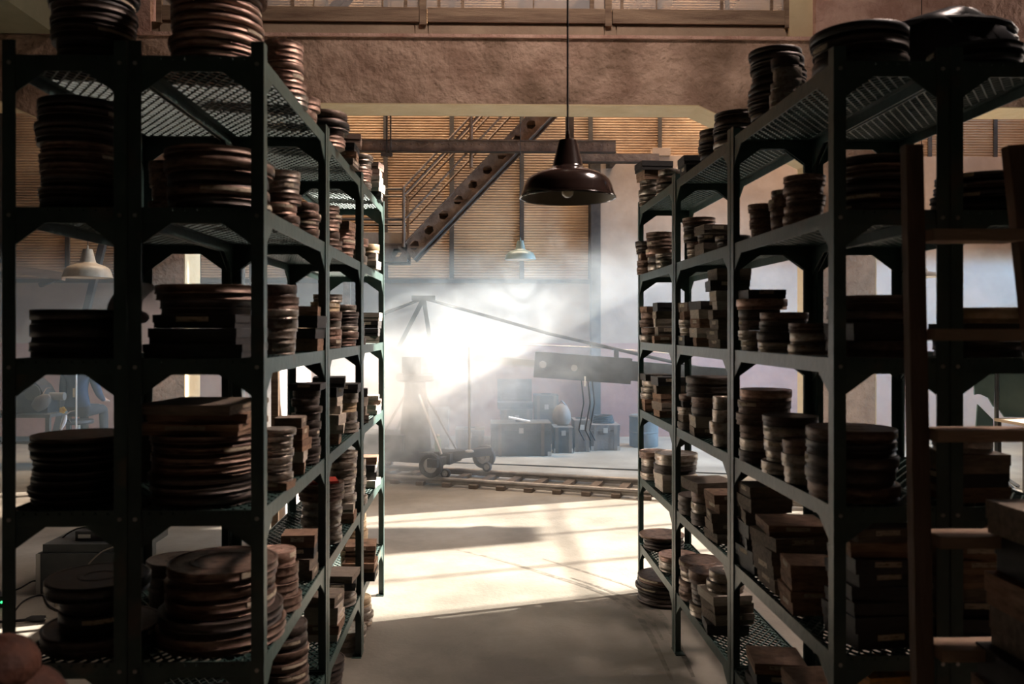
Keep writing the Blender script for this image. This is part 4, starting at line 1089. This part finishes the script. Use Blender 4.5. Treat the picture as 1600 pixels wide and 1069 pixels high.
def left_clutter():
    p = at(119, 680, 10.2)
    t = thing('tall_stand', 'thin white stand with clamp in front of the seated person', 'stand', (p.x, 10.2, 0))
    zt = at(119, 584, 10.2).z
    MB().tube([(p.x, 10.2, .02), (p.x, 10.2, zt)], .011, 8).build('pole', M_WHITE, t)
    MB().bb(p.x - .035, p.x - .012, 10.19, 10.21, at(0, 621, 10.2).z, at(0, 607, 10.2).z).build('clamp', M_PAPER, t)
    for k in range(3):
        a = k * 2.1; MB().tube([(p.x, 10.2, .35), (p.x + .35 * math.cos(a), 10.2 + .35 * math.sin(a), .02)], .01, 6).build('leg', M_ALU, t)
    # editing bench with reels and a dark hooded projector
    Y = 10.5; a, b = at(-60, 650, Y), at(78, 650, Y); zt = at(0, 648, Y).z
    t = thing('work_bench', 'dark bench behind the outer left rack', 'bench', (a.x, Y, 0))
    MB().bb(a.x, b.x, Y, Y + .6, zt - .04, zt).build('bench_top', M_CRATE, t)
    for x in (a.x + .04, b.x - .04):
        for y in (Y + .04, Y + .56): MB().bb(x - .025, x + .025, y - .025, y + .025, 0, zt - .041).build('leg', M_CRATE, t)
    MB().bb(a.x, b.x, Y + .05, Y + .55, zt * .45, zt * .45 + .03).build('lower_shelf', M_CRATE, t)
    c = at(36, 648, Y); t = thing('film_projector', 'dark bulky projector with rounded hood standing on the bench', 'projector', (c.x, Y + .3, zt))
    MB().extr([(-.3, 0), (.22, 0), (.22, .16), (.12, .34), (-.02, .46), (-.2, .46), (-.3, .36)], (c.x, Y + .15, zt + .002), (1, 0, 0), (0, 0, 1), (0, .3, 0)).build('housing', M_BLACK, t)
    MB().tube([(c.x + .1, Y + .3, zt + .2), (c.x + .36, Y + .3, zt + .2)], .05, 14).build('lens', M_ALU, t, True)
    for dx, dz in ((-.18, .34), (.04, .26)):
        MB().lathe([(0, -.012), (.1, -.012), (.1, 0), (0, 0)], 20, (c.x + dx, Y + .14, zt + dz), 'y').build('reel', M_CRATE, t, True)
    c2 = at(66, 628, 10.58); t = thing('tan_bag', 'tan slumped bag resting on the bench beside the projector', 'bag', c2)
    MB().lathe([(0, -.10), (.08, -.09), (.12, -.02), (.09, .05), (.03, .09), (0, .09)], 14, c2, 'z', Matrix.Rotation(R(50), 3, 'Y') @ Matrix.Diagonal((.8, .6, 1.3))).build('sack', M_CRATEB, t, True)
    MB().tube([c2 + Vector((0, 0, .08)), c2 + Vector((.0, .10, .16)), c2 + Vector((0, .2, .16))], .008, 6).build('strap', M_SLEEP, t)
    s = at(98, 641, 10.3); t = thing('yellow_flower', 'small yellow knob-like flower beside the stand', 'flower', s)
    for k in range(5):
        a_ = k * 1.2566; MB().lathe([(0, -.01), (.02, -.004), (.02, .004), (0, .01)], 8, s + Vector((.024 * math.cos(a_), 0, .024 * math.sin(a_))), 'y').build('petal', mat('yellow', (.75, .52, .16), .7), t, True)
    MB().tube([s + Vector((0, .01, 0)), s + Vector((0, .12, -.1)), s + Vector((0, .2, -.17))], .006, 6).build('stem', M_SLEEP, t)
    q = at(103, 655, 10.3); t = thing('pale_glove', 'pale crumpled glove hanging below the yellow flower', 'glove', q)
    MB().tube([q + Vector((0, 0, .05)), q + Vector((-.01, 0, 0)), q + Vector((-.03, 0, -.06)), q + Vector((-.06, 0, -.12))], .02, 8, radii=[.014, .024, .026, .015]).build('glove_body', M_CLOTH, t, True)
    for k in range(3): MB().tube([q + Vector((-.05, 0, -.11)), q + Vector((-.08 + k * .02, .0, -.17))], .007, 6).build('finger', M_CLOTH, t)
    MB().tube([q + Vector((0, 0, .05)), q + Vector((0, .1, .08)), q + Vector((0, .25, .08))], .006, 6).build('strap', M_SLEEP, t)
left_clutter()
def cloth():
    X, ya, yb, zt, zb = -1.30, 5.42, 6.95, 1.70, .18
    t = thing('dust_sheet', 'white dust sheet hanging in folds behind the left row of racks', 'sheet', (X, ya, 0))
    m = MB(); n = 90; rows = 10; vs = []; fs = []
    for j in range(rows + 1):
        for i in range(n + 1):
            u = i / n; y = ya + (yb - ya) * u; z = zt + (zb - zt) * j / rows
            d = (.02 + .04 * j / rows) * math.sin(u * 46 + .9 * math.sin(u * 9) + j * .08) + .015 * math.sin(u * 97)
            vs.append((X + d, y, z + (.03 * math.sin(u * 17) if j == rows else 0)))
    for j in range(rows):
        for i in range(n): fs.append((j * (n + 1) + i, j * (n + 1) + i + 1, (j + 1) * (n + 1) + i + 1, (j + 1) * (n + 1) + i))
    o = m.add(vs, fs).build('sheet_cloth', M_CLOTH, t, True); sd = o.modifiers.new('thickness', 'SOLIDIFY'); sd.thickness = .004
    MB().bb(X - .02, X + .02, ya - .05, yb + .05, zt - .005, zt + .03).build('rail', M_WOODF, t)
    for y in (ya - .03, yb + .03): MB().bb(X - .02, X + .02, y - .02, y + .02, 0, zt - .006).build('post', M_WOODF, t)
cloth()
def right_clutter():
    Y = 8.8
    p = at(1558, 600, Y)
    t = thing('cloth_flag', 'dark teal cloth flag panel on a thin stand behind the outer right rack', 'flag', (p.x, Y, 0))
    zt, zb = at(0, 560, Y).z, at(0, 720, Y).z
    poly = [at(1522, 560, Y), at(1555, 560, Y), at(1553, 636, Y), at(1545, 622, Y), at(1535, 617, Y), at(1528, 616, Y), at(1523, 617, Y)]
    MB().extr([(q.x - p.x, q.z) for q in poly], (p.x, Y, 0), (1, 0, 0), (0, 0, 1), (0, .02, 0)).build('flag_panel', M_TEAL, t)
    poly = [at(1562, 556, Y), at(1640, 556, Y), at(1640, 652, Y), at(1570, 652, Y), at(1562, 640, Y)]
    MB().extr([(q.x - p.x, q.z) for q in poly], (p.x, Y, 0), (1, 0, 0), (0, 0, 1), (0, .02, 0)).build('flag_panel', M_TEAL, t)
    poly = [at(1528, 632, Y), at(1540, 644, Y), at(1552, 656, Y), at(1552, 720, Y), at(1522, 720, Y)]
    MB().extr([(q.x - p.x, q.z) for q in poly], (p.x, Y, 0), (1, 0, 0), (0, 0, 1), (0, .02, 0)).build('flag_panel', M_TEAL, t)
    MB().tube([(p.x, Y + .01, 0), (p.x, Y + .01, zt + .35)], .022, 10).build('stand_pole', M_BLACK, t)
    for k in range(3):
        a = .5 + k * 2.1; MB().bar((p.x, Y + .01, .2), (p.x + .4 * math.cos(a), Y + .4 * math.sin(a), .02), .03, .03).build('leg', M_BLACK, t)
    q0, q1 = at(1562, 655, 8.6), at(1640, 655, 8.6)
    t = thing('side_table', 'low dark table with a pale edge behind the outer right rack', 'table', (q0.x, 8.6, 0))
    MB().bb(q0.x, q1.x, 8.2, 8.7, q0.z - .03, q0.z).build('table_top', M_BOARD, t)
    for x in (q0.x + .03, q1.x - .03):
        for y in (8.23, 8.67): MB().bb(x - .02, x + .02, y - .02, y + .02, 0, q0.z - .031).build('leg', M_BLACK, t)
right_clutter()

# ------------------------------------------------------------------ on the floor at left
def road_case():
    p = fl(118, 930); Y = p.y
    x0, x1 = at(57, 900, Y).x, at(205, 900, Y).x; zt = at(0, 866, Y).z
    t = thing('road_case', 'grey road case with raised lid standing on the floor at left', 'case', ((x0 + x1) / 2, Y, 0))
    MB().bb(x0, x1, Y, Y + .42, 0.01, zt).build('case_body', M_CASE, t)
    MB().bb(x0 + .03, x1 + .06, Y + .02, Y + .48, zt + .001, zt + .055).build('case_lid', M_CASE, t)
    for x in (x0 + .012, x1 - .012): MB().bb(x - .014, x + .014, Y - .006, Y + .0, 0.01, zt).build('edge_strip', M_ALU, t)
    for x in (x0 + .06, x1 - .06): MB().bb(x - .025, x + .025, Y + .03, Y + .39, 0, .01).build('foot', M_RUBBER, t)
    c = Vector((x0 + .44, Y + .25, zt + .056))
    t2 = thing('equipment_box', 'flat dark equipment box lying on the grey road case', 'box', c)
    MB().bb(x0 + .20, x1 + .04, Y + .1, Y + .45, zt + .056, zt + .12).build('box_body', M_BLACK, t2)
    MB().bb(x0 + .22, x0 + .30, Y + .096, Y + .10, zt + .075, zt + .10).build('plate', M_ALU, t2)
    q = Vector((at(152, 840, Y).x, Y + .22, zt + .121))
    m = MB()
    for k in range(4): m.tube([q + Vector(((.065 - .004 * k) * math.cos(a * .314), (.06 - .004 * k) * math.sin(a * .314), .008 + .016 * k)) for a in range(21)], .008, 6)
    tag(m.build('cable_coil', M_RAILS, org=q), 'grey coiled cable on top of the flat equipment box', 'cable')
    def cable(pts, label, r=.005, m_=M_CORD):
        P = [Vector(p_) for p_ in pts]; out = []
        for i in range(len(P) - 1):
            p0, p1, p2, p3 = P[max(0, i - 1)], P[i], P[i + 1], P[min(len(P) - 1, i + 2)]
            for s in range(8):
                u = s / 8; out.append(.5 * ((2 * p1) + (p2 - p0) * u + (2 * p0 - 5 * p1 + 4 * p2 - p3) * u * u + (3 * p1 - p0 - 3 * p2 + p3) * u ** 3))
        out.append(P[-1]); tag(MB().tube(out, r, 6).build('power_cable', m_, org=P[0]), label, 'cable')
    A = lambda px, py, y: at(px, py, y)
    cable([A(90, 851, Y + .2), A(103, 836, Y + .2), A(122, 826, Y + .2), A(145, 824, Y + .2), A(165, 830, Y + .2), A(175, 846, Y + .2)], 'black cable arching over the equipment box')
    cable([A(186, 852, Y - .012), A(160, 862, Y - .012), A(140, 880, Y - .012), A(130, 900, Y - .012), A(126, 920, Y - .012)], 'pale cable hanging down the front of the road case', .005, M_RAILS)
    F = lambda px, py: fl(px, py, .008)
    cable([F(2, 930), F(30, 932) + Vector((0, 0, .05)), F(55, 922) + Vector((0, 0, .06)), F(75, 928) + Vector((0, 0, .03)), F(92, 940)], 'black cable running from the power strip to the left edge')
    cable([F(110, 948), F(95, 955), F(75, 945), F(66, 930), F(36, 940), F(10, 975)], 'looped black cable in front of the power strip')
    cable([F(-20, 972), F(15, 971), F(42, 968)], 'thick black cable leading to the loose plug', .007)
    s = fl(100, 948); a, b = at(86, 946, s.y), at(118, 946, s.y)
    t = thing('power_strip', 'cream power strip with glowing red switch on the floor', 'power strip', s)
    MB().bb(a.x, b.x, s.y, s.y + .06, .001, .042).build('strip_body', M_PAPER, t)
    MB().bb(a.x + .02, a.x + .045, s.y + .018, s.y + .042, .042, .055).build('red_switch', emis('red_glow', (1, .12, .05), 1.2), t)
    MB().bb(a.x + .06, a.x + .095, s.y + .01, s.y + .05, .042, .075).build('plug_block', M_CRATE, t)
    q = fl(55, 972)
    t = thing('loose_plug', 'black rubber plug connector lying on the floor', 'plug', q)
    MB().tube([q + Vector((-.05, 0, .018)), q + Vector((-.02, 0, .02)), q + Vector((.03, 0, .02)), q + Vector((.055, .005, .02))], .018, 12, radii=[.008, .018, .019, .016]).build('plug_body', M_RUBBER, t, True)
    for dy in (-.006, .006): MB().tube([q + Vector((.055, dy, .02)), q + Vector((.072, dy, .02))], .003, 6).build('pin', M_ALU, t)
    q = fl(-6, 950)
    t = thing('charger_unit', 'small dark charger with green light at the left edge', 'charger', q)
    MB().bb(q.x - .06, q.x + .05, q.y, q.y + .1, 0, .07).build('charger_body', M_BLACK, t)
    MB().lathe([(0, -.008), (.007, -.006), (.008, 0), (0, 0)], 10, (q.x + .035, q.y, .035), 'y').build('green_light', emis('green_glow', (.05, 1, .25), 3), t)
road_case()
def scuffs():
    fo = bpy.data.objects['floor']
    for off, wd in ((0, .022), (14, .016), (34, .02), (52, .014)):
        P = [fl(x + off, y - off * .12, .0012) for x, y in ((700, 856), (770, 872), (850, 896), (930, 922), (985, 950), (1012, 985), (1030, 1020), (1052, 1068))]
        pts = []
        for i in range(len(P) - 1):
            p0, p1, p2, p3 = P[max(0, i - 1)], P[i], P[i + 1], P[min(len(P) - 1, i + 2)]
            for q in range(6):
                u = q / 6; pts.append(.5 * ((2 * p1) + (p2 - p0) * u + (2 * p0 - 5 * p1 + 4 * p2 - p3) * u * u + (3 * p1 - p0 - 3 * p2 + p3) * u ** 3))
        lo = {0: 0, 14: 14, 34: 20, 52: 8}[off]; hi = {0: 42, 14: 34, 34: 42, 52: 22}[off]
        pts = pts[lo:hi]; vs = []; fs = []
        for i, p in enumerate(pts):
            d = (pts[min(i + 1, len(pts) - 1)] - pts[max(i - 1, 0)]).normalized(); nn = Vector((-d.y, d.x, 0)) * wd * (.4 + .6 * math.sin(math.pi * (i + .5) / len(pts)))
            vs += [p - nn, p + nn]
        for i in range(len(pts) - 1): fs.append((2 * i, 2 * i + 1, 2 * i + 3, 2 * i + 2))
        MB().add(vs, fs).build('tyre_mark', M_SCUFF, fo)
scuffs()
# ------------------------------------------------------------------ loose things on and in front of the racks
def ladder():
    Y = 2.16
    t = thing('wooden_ladder', 'dark wooden stepladder standing in front of the outer right rack', 'ladder', (at(1510, 0, Y).x, Y, 0))
    lean = .10
    def P(px, z): q = at(px, HORY - (z - EYE) * FPX / Y, Y); return Vector((q.x, Y + lean * (z - 1.2) * .5, z))
    ztop = at(0, 214, Y).z
    MB().bar(P(1432, 0), P(1440, ztop), .032, .046, (1, 0, 0)).build('rail', M_LADDER, t)
    MB().bar(P(1700, 0), P(1602, ztop), .032, .046, (1, 0, 0)).build('rail', M_LADDER, t)
    for py in (356, 516, 676, 842, 1016, 1190):
        z = at(0, py, Y).z - .012
        k = z / ztop
        xl = P(1432 + 8 * k, z).x + .027; xr = P(1700 - 98 * k, z).x - .027
        MB().bb(xl, xr, Y + lean * (z - 1.2) * .5 - .05, Y + lean * (z - 1.2) * .5 + .04, z - .015, z + .015).build('tread', M_LADDER_LIT, t)
ladder()
def loose():
    # leather bag, lower left corner
    p = at(18, 1012, 1.75)
    t = thing('leather_bag', 'rounded reddish brown leather bag at the lower left corner', 'bag', (p.x - .02, 1.75, 0))
    c = Vector((p.x - .035, 1.75, p.z - .04))
    m = MB(); vs = []; n = 28; rows = 16; fs = []
    for i in range(rows + 1):
        for k in range(n):
            th, ph = math.pi * i / rows, 2 * math.pi * k / n
            r = 1 + .03 * math.sin(ph * 3 + i * .6)
            vs.append(c + Vector((.085 * r * math.sin(th) * math.cos(ph), .09 * r * math.sin(th) * math.sin(ph), .06 * math.cos(th) * (1 + .1 * math.sin(ph * 2)) - (.02 if i > 9 else 0))))
    for i in range(rows):
        for k in range(n): fs.append((i * n + k, i * n + (k + 1) % n, (i + 1) * n + (k + 1) % n, (i + 1) * n + k))
    m.add(vs, fs).build('upper_bag', M_TERRA, t, True)
    m = MB(); vs = []
    c2 = Vector((p.x - .01, 1.77, p.z - .16)); H = c2.z
    for i in range(rows + 1):
        for k in range(n):
            th, ph = math.pi * i / rows, 2 * math.pi * k / n
            r = 1 + .03 * math.sin(ph * 3 + i * .5)
            zz = .11 * math.cos(th)
            vs.append(c2 + Vector((.12 * r * math.sin(th) ** .7 * math.cos(ph), .11 * r * math.sin(th) ** .7 * math.sin(ph), zz)))
    m.add(vs, fs).build('lower_bag', M_TERRA, t, True)
    zb = c2.z - .10
    st = thing('crate_stand', 'rough wooden crate carrying the leather bag', 'crate', (p.x - .1, 1.77, 0))
    for k in range(4): MB().bb(p.x - .3, p.x + .12, 1.62, 1.92, k * zb / 4 + .004, (k + 1) * zb / 4 - .004).build('slat', M_LADDER, st)
    # grey disc on edge behind the middle post
    Y = 3.0; p = at(206, 452, Y); r = .112
    zc = LEV[3] + .006 + r * 1.1
    t = thing('film_reel', 'pale grey disc-shaped reel standing on edge behind the middle post', 'reel', (p.x + .03, Y, LEV[3] + .005))
    RX = Matrix.Rotation(R(60), 3, 'Z')
    cc = Vector((p.x + .03, Y, zc))
    for s in (-1, 1): MB().lathe([(.02, -.002), (r * 1.1, -.002), (r * 1.1, .002), (.02, .002)], 36, cc + RX @ Vector((0, s * .018, 0)), 'y', RX).build('flange', M_GREYP, t, True)
    MB().lathe([(.02, -.017), (r * .8, -.017), (r * .8, .017), (.02, .017)], 36, cc, 'y', RX).build('film_roll', M_GREYP, t, True)
    # glossy black plastic sheet over the cans on the near right rack
    p = at(1462, 40, 2.75)
    t = thing('plastic_sheet', 'glossy black plastic sheet bundled on top of the right racks', 'sheet', (p.x, 2.95, 2.52))
    m = MB(); vs = []; n = 40; rows = 14; fs = []
    cx, cyy, cz = at(1452, 30, 3.06).x, 3.10, LEV[5] + .17
    for i in range(rows + 1):
        for k in range(n):
            th, ph = math.pi * i / rows, 2 * math.pi * k / n
            r = 1 + .05 * math.sin(ph * 4 + i * .8) + .035 * math.sin(ph * 9 - i * 1.3)
            zz = math.cos(th); zz = math.copysign(abs(zz) ** .8, zz)
            vs.append((cx + .29 * r * math.sin(th) ** .4 * math.cos(ph), cyy + .31 * r * math.sin(th) ** .4 * math.sin(ph), cz + .16 * zz + .012 * math.sin(ph * 3) * (1 if i < 8 else 0)))
    for i in range(rows):
        for k in range(n): fs.append((i * n + k, i * n + (k + 1) % n, (i + 1) * n + (k + 1) % n, (i + 1) * n + k))
    m.add(vs, fs).build('bundle', M_BAG, t, True)
    MB().tube([(cx + .29 * math.cos(a * .3142), cyy + .29 * math.sin(a * .3142), cz + .1) for a in range(21)], .012, 8).build('fold', M_BAG, t, True)
    # pile of boxes and papers at the lower right corner, in front of the ladder
    Y = 1.95
    zt = at(0, 812, Y).z
    x0 = at(1610, 0, Y).x
    n = 14; z = 0.0
    for i in range(n):
        h = zt / n * (.9 if i % 2 else 1.1) if i < n - 1 else zt - z
        dx = (-.03, .01, -.005, .02, 0, .015, .03, .0, -.045)[i % 9]
        names = ['bottom', 'second', 'third', 'fourth', 'fifth', 'sixth', 'seventh', 'eighth', 'ninth', 'tenth', 'eleventh', 'twelfth', 'thirteenth', 'top']
        o = sbox((x0 + .16 + dx, Y + .05, z), .30, .26, h, 'kogkgokgokgokg'[i], (-.05, .06, 0, -.04, .05, .06, -.06, .04, -.10)[i % 9], None,
                 '%s storage box, %s of the pile at the lower right corner' % (WORD_BOX['kogkgokgokgokg'[i]], names[i]), 'pile of boxes at the lower right corner')
        z += h
    x, y, r, z = TOPS[('B', 2, 1)][0]
    tag(MB().box((x - .01, y, z + .006), (.15, .12, .01), Matrix.Rotation(.3, 3, 'Z')).build('red_card', M_RED, org=(x, y, z)), 'red card lying on a can stack of the middle left rack', 'card')
loose()

# ------------------------------------------------------------------ smoke in the far hall
def smoke():
    x0, x1, y0, y1, z0, z1 = -4.6, 3.8, 8.1, 11.6, 0.08, 3.7
    o = MB().bb(x0, x1, y0, y1, z0, z1).build('smoke', None)
    tag(o, 'white smoke drifting through the sunbeam in the far hall', 'smoke', None, 'stuff')
    m = bpy.data.materials.new('smoke'); m.use_nodes = True; nt = m.node_tree; N = nt.nodes; L = nt.links
    N.remove(N['Principled BSDF'])
    vs = N.new('ShaderNodeVolumeScatter'); vs.inputs['Color'].default_value = (.82, .93, 1.0, 1); vs.inputs['Anisotropy'].default_value = 0.1
    L.new(vs.outputs[0], N['Material Output'].inputs['Volume'])
    tc = N.new('ShaderNodeTexCoord')
    def noise(scale, det, dist, off=(0, 0, 0)):
        mp = N.new('ShaderNodeMapping'); mp.inputs['Location'].default_value = off; mp.inputs['Scale'].default_value = (1, 1, 1.25)
        n = N.new('ShaderNodeTexNoise'); n.inputs['Scale'].default_value = scale; n.inputs['Detail'].default_value = det; n.inputs['Distortion'].default_value = dist
        L.new(tc.outputs['Object'], mp.inputs['Vector']); L.new(mp.outputs[0], n.inputs['Vector']); return n.outputs['Fac']
    def math_(op, a, b=None, clamp=False):
        k = N.new('ShaderNodeMath'); k.operation = op; k.use_clamp = clamp
        for i, q in enumerate((a, b)):
            if q is None: continue
            if isinstance(q, (int, float)): k.inputs[i].default_value = q
            else: L.new(q, k.inputs[i])
        return k.outputs[0]
    def rng(v, a, b, c, d, smooth=True):
        k = N.new('ShaderNodeMapRange'); k.interpolation_type = 'SMOOTHSTEP' if smooth else 'LINEAR'
        for i, q in zip(('From Min', 'From Max', 'To Min', 'To Max'), (a, b, c, d)): k.inputs[i].default_value = q
        L.new(v, k.inputs['Value']); return k.outputs[0]
    sp = N.new('ShaderNodeSeparateXYZ'); L.new(tc.outputs['Object'], sp.inputs[0])
    n1 = rng(noise(.9, 5, .8), .34, .60, 0.55, 1.0)
    n2 = rng(noise(2.2, 5, 2.2, (3, 1, 0)), .38, .62, .40, 1.35)
    # the cloud hangs low around the crane, rises and thins to the right
    zc = math_('ADD', math_('MULTIPLY', sp.outputs['X'], .40), 1.15)
    dz = math_('DIVIDE', math_('SUBTRACT', sp.outputs['Z'], zc), 1.35)
    dx = math_('DIVIDE', math_('SUBTRACT', sp.outputs['X'], -.6), 4.2)
    dy = math_('DIVIDE', math_('SUBTRACT', sp.outputs['Y'], 9.45), 1.7)
    ln = math_('SQRT', math_('ADD', math_('ADD', math_('MULTIPLY', dx, dx), math_('MULTIPLY', dy, dy)), math_('MULTIPLY', dz, dz)))
    wob = math_('ADD', ln, math_('MULTIPLY', math_('SUBTRACT', noise(1.3, 4, .6, (7, 2, 5)), .5), 1.3))
    fall = math_('MULTIPLY', rng(wob, .15, 1.0, 1.0, 0.0), rng(sp.outputs['X'], -1.5, 1.4, 1.0, .30))
    fall = math_('MULTIPLY', fall, rng(dz, -.95, -.15, .12, 1.0))
    dens = math_('MULTIPLY', math_('MULTIPLY', math_('MULTIPLY', n1, n2), fall), SMOKE_DENS)
    L.new(dens, vs.inputs['Density'])
    o.data.materials.append(m)
    m.cycles.volume_step_rate = 0.22
    m.cycles.volume_sampling = 'MULTIPLE_IMPORTANCE'
SMOKE_DENS, SMOKE_BASE = 1.35, 0.032
smoke()

def haze():
    o = MB().bb(-8.0, 8.8, 8.6, 13.3, 0.06, 2.6).build('haze', None)
    tag(o, 'thin bluish haze lying over the floor of the far hall', 'haze', None, 'stuff')
    m = bpy.data.materials.new('haze'); m.use_nodes = True; N = m.node_tree.nodes
    N.remove(N['Principled BSDF'])
    vs = N.new('ShaderNodeVolumeScatter'); vs.inputs['Color'].default_value = (.72, .90, 1.0, 1); vs.inputs['Density'].default_value = SMOKE_BASE
    m.node_tree.links.new(vs.outputs[0], N['Material Output'].inputs['Volume'])
    m.cycles.homogeneous_volume = True
    o.data.materials.append(m)
haze()
